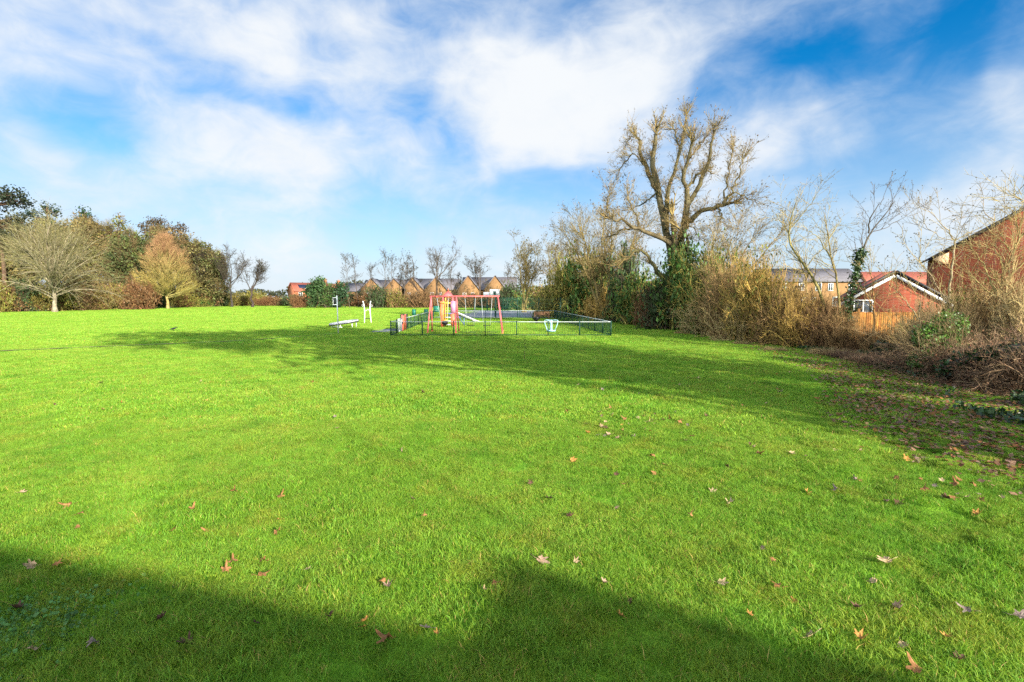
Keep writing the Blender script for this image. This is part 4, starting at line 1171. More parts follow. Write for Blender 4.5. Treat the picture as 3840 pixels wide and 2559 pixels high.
for i, (pc, wd, pt, pb, Y_) in enumerate(((1855, 1.16, 1085.5, 1108.5, 61), (1824, 1.0, 1096, 1111, 87))):
    x = xat(pc, Y_); zt, zb = zat(pt, Y_), zat(pb, Y_)
    hp = thing('basketball_hoop', ('white basketball backboard with dark bracket, nearer and larger of two', 'white basketball backboard at the far end of the court, smaller of two')[i], 'basketball hoop', (x, Y_, 0), 'basketball hoops on the tarmac court')
    b = MB(); b.box((x, Y_, (zt + zb) / 2), (wd, .05, zt - zb)); b.build('backboard', M_white, hp)
    b = MB(); b.bar((x + .1, Y_ + (-.5 if i == 0 else .5), 0), (x + .1, Y_ + (-.5 if i == 0 else .5), zb + .1), .09, 8); b.build('post', M_green, hp)
    s = -1 if i == 0 else 1
    b = MB(); b.add([(x - .16, Y_ + s * .05, zb + .50), (x + .16, Y_ + s * .05, zb + .50), (x + .09, Y_ + s * .5, zb + .0), (x - .05, Y_ + s * .5, zb + .0), (x - .16, Y_ + s * .03, zb + .32), (x + .16, Y_ + s * .03, zb + .32)],
                    [(0, 1, 2, 3), (4, 3, 2, 5), (0, 3, 4, 4), (1, 5, 2, 2)]); b.build('bracket', M_green, hp)
    b = MB(); b.path([(x + .22 * math.cos(t), Y_ - s * .32 + .22 * math.sin(t), zb + .2) for t in np.linspace(0, 6.283, 17)], .015, 5); b.box((x, Y_ - s * .07, zb + .2), (.12, .1, .06)); rm = b.build('rim', M_orange, hp)
    b = MB(); A = np.array([[(x + .21 * math.cos(t), Y_ - s * .32 + .21 * math.sin(t), zb + .2), (x + .12 * math.cos(t + .3), Y_ - s * .32 + .12 * math.sin(t + .3), zb - .2)] for t in np.linspace(0, 6.283, 13)]); b.tubes(A, np.full((13, 2), .006), 3); b.build('net', M_white, rm)

# crow on the grass
P = G(651, 1243); x, y = P[0], P[1]
cr_ = thing('crow', 'black crow standing on the open grass', 'bird', (x, y, 0)); hd = math.radians(20)
b = MB(); pr = [(-.34, .10, .006, .05), (-.22, .13, .012, .045), (-.12, .165, .045, .06), (0, .19, .068, .075), (.09, .21, .062, .068), (.145, .245, .04, .045), (.175, .275, .038, .04), (.21, .278, .03, .032), (.235, .272, .014, .016), (.285, .262, .002, .002)]
V = [];
for (u, zc, rz_, ry_) in pr:
    for t in np.linspace(0, 6.283, 11)[:-1]: V.append((x + u * math.cos(hd) - ry_ * math.cos(t) * math.sin(hd), y + u * math.sin(hd) + ry_ * math.cos(t) * math.cos(hd), zc + rz_ * math.sin(t)))
b.add(V, [(i * 10 + j, i * 10 + (j + 1) % 10, (i + 1) * 10 + (j + 1) % 10, (i + 1) * 10 + j) for i in range(9) for j in range(10)]); b.build('body', M_feather, cr_, True)
for s in (-1, 1):
    b = MB(); o_ = np.array((-math.sin(hd), math.cos(hd), 0)) * s; f_ = np.array((math.cos(hd), math.sin(hd), 0)); c_ = np.array((x, y, 0))
    b.path([c_ + f_ * .01 + o_ * .035 + (0, 0, .15), c_ + f_ * -.01 + o_ * .04 + (0, 0, .07), c_ + f_ * .0 + o_ * .04 + (0, 0, .0), c_ + f_ * .05 + o_ * .045 + (0, 0, .004)], .008, 5); b.build('leg', M_black, cr_)
    b = MB(); b.add([c_ + f_ * .10 + o_ * .066 + (0, 0, .24), c_ + f_ * .12 + o_ * .07 + (0, 0, .19), c_ + f_ * -.05 + o_ * .085 + (0, 0, .155), c_ + f_ * -.27 + o_ * .035 + (0, 0, .125), c_ + f_ * -.10 + o_ * .07 + (0, 0, .215)], [(0, 1, 2, 3, 4)]); b.build('wing', M_feather, cr_)

# ------------------------------------------------------------------ the big pollarded tree (limbs followed one by one)
ZS = 1.782; YB = 38.0
rngb = np.random.default_rng(21)
limbs = [
    ([(872, 1570), (860, 1300), (845, 1130), (835, 1000)], [60, 46, 38, 34], 0, 0),
    ([(842, 1080), (812, 920), (785, 820), (760, 700), (735, 600), (715, 500), (705, 400), (712, 320), (742, 205)], [34, 27, 25, 23, 23, 22, 19, 15, 8], .2, 1.2),
    ([(738, 630), (692, 545), (650, 445), (620, 370), (626, 300), (590, 250)], [18, 18, 16, 13, 10, 6], .7, 2.2),
    ([(860, 1060), (848, 950), (846, 870), (838, 795)], [22, 20, 17, 15], -.5, -.6),
    ([(800, 890), (797, 760), (812, 640), (838, 535), (872, 440), (898, 350), (910, 260), (930, 180), (936, 90)], [20, 17, 16, 14, 13, 11, 9, 6, 4], 0, 2.6),
    ([(896, 360), (868, 290), (845, 195)], [8, 7, 5], 1.6, 2.4),
    ([(870, 1090), (893, 960), (910, 870), (930, 780), (944, 700), (925, 610), (904, 545), (912, 490), (960, 420), (975, 340), (966, 250)], [34, 28, 26, 24, 22, 18, 15, 14, 11, 9, 5], 0, -2.0),
    ([(940, 730), (990, 660), (1030, 590), (1050, 500), (1080, 430), (1110, 350), (1100, 270), (1128, 225)], [20, 17, 15, 13, 12, 10, 8, 4], -.6, -1.6),
    ([(932, 610), (985, 555), (1035, 495), (1095, 510)], [10, 9, 8, 4], -.9, .8),
    ([(962, 415), (1010, 350), (1072, 270)], [8, 7, 4], -1.6, -.3),
    ([(905, 900), (945, 835), (1010, 795), (1085, 740), (1165, 735), (1252, 712)], [25, 22, 19, 17, 15, 8], -.2, -2.8),
    ([(1180, 720), (1236, 640), (1270, 570), (1292, 470), (1330, 400)], [15, 9, 6, 4, 3], -2.2, -3.0),
    ([(1240, 640), (1300, 660), (1350, 690), (1398, 705)], [5, 4, 3, 2], -2.6, -3.2),
    ([(1150, 745), (1166, 800), (1160, 840)], [6, 6, 4], -2.1, -2.4),
    ([(1188, 690), (1190, 580), (1232, 450), (1240, 360)], [7, 5, 4, 3], -2.2, -1.2),
    ([(868, 1040), (805, 965), (705, 930), (640, 900), (585, 868), (520, 842), (440, 826), (398, 816)], [24, 20, 17, 15, 13, 10, 8, 7], -.2, -2.4),
    ([(590, 872), (500, 902), (440, 930), (388, 955)], [8, 6, 5, 3], -1.4, -.4),
    ([(400, 815), (402, 720), (412, 640)], [5, 4, 2], -2.4, -2.6),
    ([(800, 1250), (770, 1205), (722, 1160), (700, 1090), (650, 1040), (592, 1038), (498, 1092)], [24, 20, 17, 14, 11, 8, 4], -.2, -2.0),
    ([(940, 1060), (945, 950), (905, 885), (880, 880)], [12, 11, 9, 6], -.6, -1.4),
    ([(690, 545), (640, 470), (600, 370), (552, 402), (540, 440), (480, 500)], [8, 6, 5, 5, 4, 3], .8, 2.8),
    ([(745, 640), (690, 690), (640, 720), (560, 760)], [8, 6, 5, 3], .2, 2.0),
    ([(600, 260), (560, 280), (530, 320)], [4, 3, 2], 2.2, 2.6),
    ([(620, 890), (600, 800), (560, 740), (540, 650)], [8, 6, 4, 3], -1.2, .4),
    ([(900, 880), (970, 860), (1010, 940), (1030, 960)], [6, 4, 3, 2], -.6, -1.6),
]
def zpt(zx, zy, Y): return W(2050 + zx / ZS, 360 + zy / ZS, Y)


base = np.array((zpt(872, 1570, YB)[0], YB, 0))
root = thing('pollarded_tree', 'tallest tree: huge bare old tree with heavy twisting limbs and sprouting twigs above the hedge', 'tree', base)
tr = MB(); cr = MB(); LP = []; LR = []
for i, (pts, rad, d0, d1) in enumerate(limbs):
    n = len(pts); P = np.array([zpt(zx, zy, YB + d0 + (d1 - d0) * j / (n - 1)) for j, (zx, zy) in enumerate(pts)])
    if i == 0: P[0, 2] = -.1
    sc = 1 / ZS * YB / 1920
    S = 13; Ps = smooth_path(P, S); Rs = np.interp(np.linspace(0, 1, S), np.linspace(0, 1, n), np.array(rad) * sc * .82)
    Ps[1:-1] += rngb.normal(0, .06, (S - 2, 3)); Rs *= rngb.uniform(.9, 1.12, S)
    (tr if i == 0 else cr).tubes(Ps, Rs, 9 if rad[0] > 12 else 6, tone(rngb, 1, (.11, .09, .045), .12)[0])
    if i > 0: LP.append(Ps); LR.append(Rs)
LP = np.array(LP); LR = np.array(LR)
cnt = np.maximum(8, (np.linalg.norm(np.diff(LP, axis=1), axis=2).sum(1) * 9).astype(int))
a1, r1 = grow(rngb, LP, LR * .2, cnt, .12, 1, .75, .3, .7, .6, 5, .12, .16, .5, .012, .4)
a2, r2 = grow(rngb, a1, r1, 5, .2, 1, .55, .25, .42, .5, 4, .14, .10, .6, .008, .5)
a3, r3 = grow(rngb, a2, r2, 2, .3, 1, .6, .3, .2, .5, 3, .16, .08, .7, .007, .6)
tp, tq = grow(rngb, LP[:, -4:], LR[:, -4:], 6, .5, 1, .4, .2, 1.25, .4, 6, .13, .08, .6, .012, .35)
tp2, tq2 = grow(rngb, tp, tq, 9, .15, 1, .6, .2, .6, .4, 4, .14, .08, .6, .008, .5)
for A, R_ in ((a1, r1), (a2, r2), (a3, r3), (tp, tq), (tp2, tq2)): cr.tubes(A, R_, 3, tone(rngb, len(A), (.21, .155, .06), .4))
C = np.concatenate((a3[rngb.integers(0, len(a3), 3200), -1], tp2[rngb.integers(0, len(tp2), 1400), -1]))
leaf_quads(cr, rngb, C + rngb.normal(0, .03, C.shape), .075, (.16, .10, .045), .5, 1)
tr.build('trunk', M_bark, root); cr.build('crown', [M_bark, M_leaf], root, False)
iv = MB()
for (zx, zy, sx, sz, k) in ((895, 1120, 1.0, 1.6, 1500), (870, 1250, 1.1, 1.4, 1300), (930, 1050, .6, .8, 500), (880, 1000, .28, .7, 260)):
    c = zpt(zx, zy, YB - .3); q = c + rngb.normal(0, .5, (k, 3)) * np.array((sx, sx * .7, sz))
    g = 1 + .6 * np.sin(q[:, 0] * 4 + q[:, 2] * 3)
    u = unit(rngb.normal(0, 1, (k, 3))); v = unit(np.cross(u, rngb.normal(0, 1, (k, 3)))); s = .15 * rngb.uniform(.5, 1.2, (k, 1))
    iv.quads(q, u * s * .5, v * s * .4, tone(rngb, k, (.09, .17, .04), .4) * np.clip(g, .5, 1.5)[:, None])
iv.build('ivy', M_ivy, root)

# ------------------------------------------------------------------ other single trees


def at(px, py, Y=None):
    p = G(px, py)
    if Y is not None: p = np.array((xat(px, Y), Y, 0))
    return p


def hgt(py, Y): return zat(py, Y)


BK, PALE, OLV, DRK = (.15, .115, .06), (.33, .30, .21), (.17, .135, .045), (.05, .04, .033)
RED = (.30, .13, .07)
# the two open-grown trees at the left
p = at(207, 1171); place_tree(bare_tree(31, hgt(838, p[1]), 9.8, 'weep', .32, (.25, .215, .135), (.22, .195, .085), rt=.014, dens=1.25), p, 'broad pale bare tree with long drooping branches at the left field edge')
p = at(630, 1159); t_, c_ = bare_tree(32, hgt(885, p[1]), 5.9, 'oval', .26, (.30, .26, .09), (.34, .19, .095), rt=.013, dens=1.15)
place_tree((t_, c_), p, 'round-headed bare tree with reddish outer twigs and a short pale trunk')
# dark and olive wood behind them
rw = np.random.default_rng(77)
wood = [  # px, py_top, Y, half width px, colour, colour2, label
    (-120, 775, 96, 150, (.19, .16, .035), (.11, .13, .03), 'olive ivy-clad tree cut by the left edge of the view'),
    (45, 835, 97, 120, (.22, .16, .045), (.11, .14, .03), 'brownish ivy-clad tree behind the broad pale tree, left part'),
    (190, 825, 100, 125, (.16, .15, .035), (.17, .13, .045), 'olive leafy tree behind the middle of the broad pale tree'),
    (330, 812, 106, 115, (.20, .145, .05), (.14, .13, .04), 'tan and olive tree rising behind the gap between the two open trees'),
    (430, 815, 108, 105, (.19, .19, .04), (.20, .13, .06), 'large olive green tree left of the round reddish tree'),
    (505, 865, 104, 80, (.075, .10, .03), (.10, .12, .03), 'dark green tree directly left of the round reddish tree'),
    (640, 850, 118, 90, (.19, .13, .05), (.11, .11, .035), 'brown pine-like tree whose top shows over the round reddish tree'),
    (735, 900, 120, 60, (.15, .13, .04), (.10, .11, .035), 'slender olive tree just right of the round reddish tree'),
    (800, 935, 122, 50, (.11, .125, .035), (.16, .13, .05), 'ivied tree with thin twiggy top, right end of the left wood')]
for i, (px, py, Y, hw, c1, c2, lab) in enumerate(wood):
    h = hgt(py, Y); r = hw * Y / 1920
    lob = [(0, 0, h * .42, r * 1.1, r * 1.1, h * .42)]
    for q in range(6):
        a = rw.uniform(0, 6.28); lob.append((r * .55 * math.cos(a), r * .55 * math.sin(a), h * rw.uniform(.5, .80), r * rw.uniform(.35, .55), r * .5, h * rw.uniform(.14, .22)))
    lob.append((rw.normal(0, r * .2), 0, h * .86, r * .4, r * .4, h * .15))
    pr = leafy(100 + i, h, lob, c1, 12500, .36, .35, (.09, .07, .05), .4, (26, .022, (.17, .125, .055)), c2, .35)
    place_tree(pr, (xat(px, Y), Y, 0), lab, 'trees of the wood along the left side', 'wood_tree')
# flat-topped dark pines and cedars standing above the wood
for i, (px, py, Y, hw, col, lab, kind) in enumerate(((15, 700, 92, 110, (.022, .03, .014), 'dark flat-topped pine at the upper left edge', 0), (200, 762, 110, 62, (.016, .036, .018), 'dark cedar top with layered branches above the broad pale tree', 0),
                                                     (345, 788, 112, 62, (.02, .055, .022), 'dark green conical conifer top above the left wood', 1), (610, 818, 128, 78, (.07, .05, .025), 'orange-brown pine with gappy layered crown above the round reddish tree', 0))):
    h = hgt(py, Y); r = hw * Y / 1920; lob = []
    for q in range(14 if kind == 0 else 6):
        if kind == 0:
            a = rw.uniform(0, 6.28); k = rw.uniform(.25, .85) * r; lob.append((k * math.cos(a), k * math.sin(a), h * rw.uniform(.60, .97) - k * .14, r * rw.uniform(.30, .48), r * .42, h * .032))
        else:
            f = q / 5; lob.append((rw.normal(0, .15) * r, 0, h * (.66 + .32 * f), r * (1 - .85 * f), r * (1 - .85 * f), h * .05))
    lob.append((0, 0, h * .96, r * .25, r * .25, h * .035))
    place_tree(leafy(130 + i, h, lob, col, 3600, .36, .3, (.10, .06, .04), .4), (xat(px, Y), Y, 0), lab, None, 'pine_tree' if kind == 0 else 'conifer')
# bare trees right of the wood
for (sd, px, pyb, pyt, Y, spr, lab) in ((41, 868, 1150, 932, 118, 1.0, 'bare dark tree with two upright stems, right of the left wood'), (42, 945, 1150, 962, 116, 1.25, 'bare spreading tree, last before the gap at the left of the houses'), (43, 770, 1150, 905, 121, .9, 'tall thin bare tree against the right end of the left wood')):
    place_tree(bare_tree(sd, hgt(pyt, Y), spr, 'vase', .24, DRK, (.07, .055, .04), (.05, .05, .03), 700, .16, .02, .9), (xat(px, Y), Y, 0), lab)
# tall bare trees in front of the buff houses
place_tree(bare_tree(51, hgt(888, 112), 1.15, 'vase', .26, (.085, .06, .04), (.07, .055, .04), (.05, .045, .03), 350, .15, .02, .75), at(1640, 0, 112), 'tallest bare tree before the buff houses, vase-shaped, left above the swings')
place_tree(bare_tree(52, hgt(935, 114), 1.2, 'vase', .24, (.085, .06, .04), (.07, .055, .04), (.05, .045, .03), 500, .15, .02, .6, (-.5, 0)), at(1600, 0, 114), 'leaning bare tree before the buff houses with top bent to the left')
place_tree(bare_tree(53, hgt(945, 112), .75, 'vase', .2, (.085, .06, .04), (.07, .055, .04), (.05, .045, .03), 600, .15, .02, .7), at(1796, 0, 112), 'thin bare tree with small tufted head above the swing frame')
for i, (px, py) in enumerate(((1310, 985), (1345, 980), (1388, 1000), (1432, 965), (1462, 975), (1486, 985), (1520, 1005), (1690, 1000), (1722, 1022), (1890, 1005))):
    place_tree(bare_tree(60 + i, hgt(py, 112 + i % 3 * 2), 1, 'sapling', .10, (.085, .065, .045), (.075, .06, .045), (.05, .045, .035), 160, .15, .018, .9, (rw.normal(0, .08), 0)), at(px, 0, 112 + i % 3 * 2),
               f'slim bare sapling in front of the buff houses, {ORD[i]} of ten from the left', 'bare saplings along the far hedge', 'sapling')
for i, (px, py, sp) in enumerate(((1372, 1050, 1.3), (1418, 1062, 1.5), (1492, 1048, 1.3), (1545, 1060, 1.5), (1588, 1066, 1.4), (1668, 1058, 1.4), (1702, 1070, 1.5), (1760, 1062, 1.4), (1830, 1055, 1.3), (1880, 1060, 1.5))):
    place_tree(bare_tree(160 + i, hgt(py, 124), sp, 'multi', .07, (.10, .075, .045), (.115, .085, .045), (.10, .08, .035), 260, .15, .018, .5), at(px, 0, 124), f'low twiggy tree veiling the buff gabled houses, {ORD[i]} of ten from the left', 'low twiggy trees veiling the buff houses', 'scrub_tree')
# ivied and bare trees behind the court and hedge
place_tree(bare_tree(71, hgt(905, 78), 1.1, 'multi', .16, OLV, (.17, .125, .05), (.12, .10, .03), 2600, .13, .014, 1.0), at(1965, 0, 78), 'olive ivied tree with twiggy head, behind the court just right of the backboards')
place_tree(bare_tree(72, hgt(888, 74), 1.2, 'multi', .16, OLV, (.17, .125, .05), (.14, .10, .04), 1800, .12, .013, 1.0), at(2075, 0, 74), 'rounded bare tree with yellowish twigs, second right of the backboards')
place_tree(bare_tree(73, hgt(745, 50), 1.5, 'multi', .19, (.20, .155, .06), (.20, .15, .06), (.16, .11, .045), 2200, .09, .010, 1.25), at(2265, 0, 50), 'wide many-stemmed bare tree immediately left of the huge pollarded tree')
place_tree(bare_tree(74, hgt(800, 33), 1.2, 'multi', .10, (.22, .17, .075), (.25, .19, .085), (.18, .13, .05), 1200, .07, .008, 1.1, (.42, -.05)), at(2640, 0, 33), 'bare many-stemmed tree leaning right, right of the huge pollarded tree')


# thin trees at the right, stems followed one by one (zoom 1.96 from 2850,700)
def stem_tree(seed, Y, stems, label, col, tw, group=None, dens=1.0, rt=.006, ivy=None, name='sapling', lenf=1.0):
    rg = np.random.default_rng(seed); tr = MB(); cr = MB(); P = []; R = []
    for j, (pts, r0, r1, dy) in enumerate(stems):
        n = len(pts); A = np.array([W(2850 + u / 1.96, 700 + v / 1.96, Y + dy * k / (n - 1)) for k, (u, v) in enumerate(pts)])
        if j == 0: A[0, 2] = -.05
        A = smooth_path(A, 12); A[1:-1] += rg.normal(0, .02, (10, 3)); rr = np.linspace(r0, r1, 12)
        (tr if j == 0 else cr).tubes(A, rr, 6, tone(rg, 1, col, .1)[0]); P.append(A); R.append(rr)
    P = np.array(P); R = np.array(R); o = P[0, 0].copy(); o[2] = 0
    L_ = np.linalg.norm(np.diff(P, axis=1), axis=2).sum(1); cnt = np.maximum(4, (L_ * 3.2 * dens).astype(int))
    a1, r1 = grow(rg, P, R, cnt, .25, 1, .65, .25, 1.05 * lenf, .5, 6, .13, .06, .45, rt * 1.6, .35)
    a2, r2 = grow(rg, a1, r1, 5, .2, 1, .6, .25, .5 * lenf, .5, 4, .15, .05, .6, rt, .5)
    a3, r3 = grow(rg, a2, r2, 2, .3, 1, .6, .25, .22, .5, 3, .15, .04, .7, rt * .8, .6)
    for A, q in ((a1, r1), (a2, r2), (a3, r3)): cr.tubes(A, q, 3, tone(rg, len(A), tw, .35))
    k = 350; leaf_quads(cr, rg, a3[rg.integers(0, len(a3), k), -1], .035, (.16, .12, .05), .5, 1)
    root = thing(name, label, 'tree', o, group)
    tr.build('trunk', M_bark, root); cr.build('crown', [M_bark, M_leaf], root)
    if ivy:
        iv = MB()
        for (pts, sp, k) in ivy:
            A = smooth_path(np.array([W(2850 + u / 1.96, 700 + v / 1.96, Y - .05) for u, v in pts]), 30)
            q = A[rg.integers(0, 30, k)] + rg.normal(0, sp, (k, 3)) * np.array((1, .8, 1))
            u = unit(rg.normal(0, 1, (k, 3))); v = unit(np.cross(u, rg.normal(0, 1, (k, 3)))); s = .085 * rg.uniform(.5, 1.2, (k, 1)); iv.quads(q, u * s * .5, v * s * .4, tone(rg, k, (.035, .075, .018), .5))
        iv.build('ivy', M_ivy, root)
    return root


TC, TT = (.24, .19, .075), (.28, .22, .09)
stem_tree(81, 24, [([(545, 1150), (500, 950), (450, 760), (370, 630), (280, 540), (220, 440), (195, 330), (232, 200), (262, 120)], .075, .018, -.6), ([(300, 560), (215, 480), (170, 420)], .03, .01, .4), ([(235, 300), (330, 180), (400, 95)], .025, .007, -.5), ([(195, 330), (170, 250), (168, 190)], .02, .007, .5)],
          'bare tree curving left with two fine forks at its top, before the buff flats', TC, TT, None, 1.1, .006, [([(545, 1130), (520, 1000)], .10, 500)])
stem_tree(82, 25, [([(365, 960), (350, 800), (330, 640), (300, 560), (268, 500)], .045, .012, .3), ([(330, 620), (400, 500), (520, 420)], .025, .008, .5)], 'thin straight bare sapling left of the ivy-clad one before the buff flats', TC, TT)
stem_tree(83, 23, [([(600, 1150), (578, 900), (580, 720), (545, 600), (510, 480), (505, 340), (470, 210)], .06, .012, .2), ([(520, 520), (430, 380), (340, 310)], .03, .008, -.4), ([(508, 380), (560, 300), (605, 240)], .022, .006, .3), ([(640, 700), (780, 780), (900, 900), (1000, 1050)], .02, .006, -.7)],
          'bare tree with crossing branches in the middle of the thin trees before the buff flats', TC, TT, None, 1.1, .006, [([(590, 1130), (578, 950)], .11, 500)])
stem_tree(84, 23, [([(625, 1130), (650, 900), (690, 690), (745, 490), (800, 345), (880, 245), (990, 105)], .07, .014, .4), ([(798, 345), (800, 240), (860, 150), (912, 88)], .035, .008, -.3), ([(835, 330), (920, 310), (1025, 250)], .02, .006, .2)],
          'tall slender tree sheathed in dark ivy up to its fork', (.08, .065, .05), (.10, .08, .06), None, .35, .007, [([(630, 1100), (650, 900), (690, 700), (730, 530), (745, 485)], .13, 1500)])
stem_tree(85, 21, [([(838, 1190), (842, 1000), (845, 860), (838, 740), (800, 600)], .055, .012, 0), ([(842, 900), (760, 760), (700, 690)], .022, .007, -.3), ([(843, 960), (900, 860), (985, 720)], .018, .006, .3)], 'bare sapling with orange-brown lower stem in front of the timber fence', (.30, .15, .06), TT, None, .8)
stem_tree(86, 19, [([(1375, 1000), (1390, 800), (1405, 620), (1430, 450), (1438, 385)], .05, .02, 0), ([(1436, 400), (1370, 310), (1290, 230), (1262, 165)], .022, .006, .3), ([(1438, 395), (1530, 340), (1620, 300), (1720, 250)], .02, .006, -.4), ([(1437, 395), (1330, 380), (1220, 300), (1160, 210)], .016, .005, .2), ([(1728, 250), (1660, 200), (1622, 105)], .02, .006, 0)],
          'pale forked sapling in front of the corner of the tall brick house', (.36, .30, .18), (.20, .16, .09), None, .5, .006)
stem_tree(87, 17.5, [([(1500, 1060), (1450, 920), (1340, 800), (1275, 660), (1205, 600), (1160, 540)], .03, .007, .2), ([(1380, 850), (1300, 780), (1270, 690)], .015, .005, .2)], 'thin bent stem arching left over the ivy mound', (.34, .27, .15), TT, None, .5)
stem_tree(88, 17, [([(1720, 1010), (1735, 880), (1760, 760), (1800, 640), (1850, 520), (1900, 380), (1935, 230)], .05, .013, 0), ([(1745, 800), (1690, 700), (1640, 560), (1540, 440)], .035, .008, .6), ([(1770, 740), (1850, 640), (1960, 540), (2040, 480)], .035, .01, -.6), ([(1740, 830), (1620, 720), (1500, 600)], .025, .007, .4), ([(1800, 640), (1760, 500), (1660, 440)], .025, .007, .5), ([(1860, 500), (1800, 420), (1770, 330)], .02, .006, 0), ([(1895, 400), (1985, 260), (2005, 140), (1940, 95), (1870, 85), (1820, 30)], .022, .006, -.2)],
          'yellow-barked many-branched small tree in front of the brick gable', (.30, .25, .10), (.32, .25, .10), None, 1.9, .006, None, 'small_tree')
stem_tree(89, 16, [([(1190, 1200), (1185, 1050), (1165, 960), (1185, 780), (1150, 860)][:4], .025, .007, 0), ([(1170, 980), (1060, 830), (980, 740)], .018, .005, .3)], 'thin pale stem standing between the ivy stump and the ivy mound', (.34, .28, .16), TT, None, .5)

# ------------------------------------------------------------------ hedges and bushes
BCOL = dict(tan=(.30, .19, .08), gold=(.42, .275, .075), olive=(.29, .24, .06), brown=(.22, .13, .06), dark=(.09, .07, .045), pale=(.44, .33, .15), rust=(.19, .095, .042))
PROTO = {}


def bush_at(kind, loc, w, h, label, group, rg, name='bush', cat='bush'):
    """each kind is grown twice at unit size and then copied, stretched and turned"""
    key = (kind, int(rg.integers(0, 2)))
    if key not in PROTO:
        near = kind.endswith('_near'); kd = kind.replace('_near', ''); sd = 200 + 7 * list(sorted(BCOL)).index(kd.split('+')[0]) + key[1] * 50 + (100 if near else 0)
        lf = kd.split('+')[1] if '+' in kd else None; col = BCOL[kd.split('+')[0]]
        lcol = {'ivy': (.07, .14, .025), 'leaf': (.17, .17, .03), 'dry': (.19, .11, .045), 'deep': (.05, .085, .025), None: tuple(c * .8 for c in col)}[lf]
        nl = {'ivy': 5200, 'deep': 5200, 'leaf': 2600, 'dry': 2400, None: 350}[lf]
        st, fo = bush(sd, 1.0, 1.0, 120 if near else 90, col, lcol, nl, .04 if near else .075, .0042 if near else .0075, .06, 7, 5 if near else 4)
        PROTO[key] = [st, fo, None, near]
    st, fo, used, near = PROTO[key]
    if used is None:
        root = thing(name, label, cat, loc, group)
        org = np.array(loc)
        for nm, mb, mt in (('stems', st, M_bark), ('foliage', fo, M_leaf)):
            mb.V = [v + org for v in mb.V]; mb.build(nm, mt, root)
        PROTO[key][2] = root
    else:
        root = copy_tree(used); root.location = [float(v) for v in loc]
        if 'group' in root: del root['group']
        tag(root, label, cat, group); root.name = name
    root.rotation_euler.z = float(rg.uniform(0, 6.28)); root.scale = (w, w, h)
    return root


rb = np.random.default_rng(9)
hedge = [  # px, base py, top py, half width px, kind, words
    (2085, 1192, 1085, 60, 'olive+leaf', 'olive bush at the far end of the right hedge, beside the court fence'),
    (2140, 1192, 1000, 75, 'olive+leaf', 'tall yellowish olive bush behind the court fence'),
    (2215, 1196, 985, 80, 'olive+ivy', 'tallest ivied bush left of the many-stemmed bare tree'),
    (2265, 1206, 1095, 75, 'gold', 'golden brown bramble thicket behind the far railing corner'),
    (2338, 1212, 985, 48, 'dark+deep', 'narrow dark green columnar bush left of the huge tree'),
    (2395, 1222, 1050, 70, 'olive+ivy', 'green ivied bush behind the near railing corner'),
    (2455, 1232, 1085, 60, 'rust+dry', 'rusty brown bush just left of the huge trunk'),
    (2520, 1240, 1075, 75, 'dark+deep', 'dark evergreen bush at the foot of the huge trunk'),
    (2600, 1246, 985, 95, 'olive+ivy', 'large ivy-green bush wrapped round the huge trunk'),
    (2680, 1258, 985, 110, 'olive+ivy', 'ivied twiggy bush right of the huge trunk'),
    (2755, 1275, 1000, 105, 'tan', 'tall tan bramble thicket beside the leaning bare tree'),
    (2660, 1262, 1130, 90, 'pale', 'low dry pale thicket on the lawn edge before the huge trunk'),
    (2850, 1290, 1000, 110, 'gold+leaf', 'golden bush with fine twigs left of the buff flats'),
    (2790, 1284, 1140, 90, 'pale', 'low dry grassy thicket before the golden bush'),
    (2935, 1300, 1090, 90, 'tan', 'tan bramble thicket under the left end of the buff flats'),
    (3010, 1308, 1125, 85, 'gold', 'yellow-brown bramble thicket below the buff flats'),
    (3080, 1314, 1150, 80, 'brown', 'dark brown bramble tangle at the foot of the curving bare tree'),
    (3150, 1318, 1170, 70, 'tan', 'thin bramble clump at the left end of the timber fence'),
    (3225, 1322, 1265, 50, 'brown', 'low bramble clump below the garage window'),
    (3420, 1318, 1205, 55, 'pale+leaf', 'pale yellow-green twiggy clump before the timber fence'),
    (3285, 1330, 1235, 50, 'tan', 'see-through tan scrub in front of the garage wall'),
    (3490, 1350, 1150, 70, 'pale', 'tall pale scrub at the corner of the tall brick house'),
    (3640, 1372, 1090, 95, 'pale+leaf', 'tall yellowish scrub before the brick gable, beside the many-branched small tree'),
    (3760, 1395, 1075, 100, 'tan', 'tall brown scrub before the brick gable near the right edge'),
    (3880, 1420, 1060, 110, 'pale', 'pale scrub cut by the right edge before the brick gable'),
    (3045, 1306, 1105, 60, 'tan', 'tall thin brown scrub veiling the middle of the buff flats'),
    (3130, 1312, 1135, 60, 'brown', 'tall dark brown scrub veiling the right end of the buff flats')]
for (px, pb, pt, hw, kind, lab) in hedge:
    p = at(px, pb); Y = p[1] + hw * p[1] / 1920 * .8; p = np.array((xat(px, Y), Y, 0)); near = Y < 36
    bush_at(kind + ('_near' if near else ''), p, hw * Y / 1920 * 1.15, hgt(pt, Y) * 1.02, lab, None, rb)
# a second, lower rank of filler bushes right behind, so the hedge is deep
for i, px in enumerate(range(2100, 3000, 75)):
    Y = np.interp(px, [2080, 2500, 2900, 3300], [66, 43, 29, 26]) + 1.5
    bush_at(('brown', 'olive+leaf', 'tan', 'dark+deep')[i % 4], (xat(px, Y), Y, 0), 55 * Y / 1920 * 1.4, hgt(1090 + 12 * (i % 3), Y), f'bush deep inside the right-hand hedge, {ORD[i]} of twelve from its far end', 'bushes deep inside the right-hand hedge', rb)
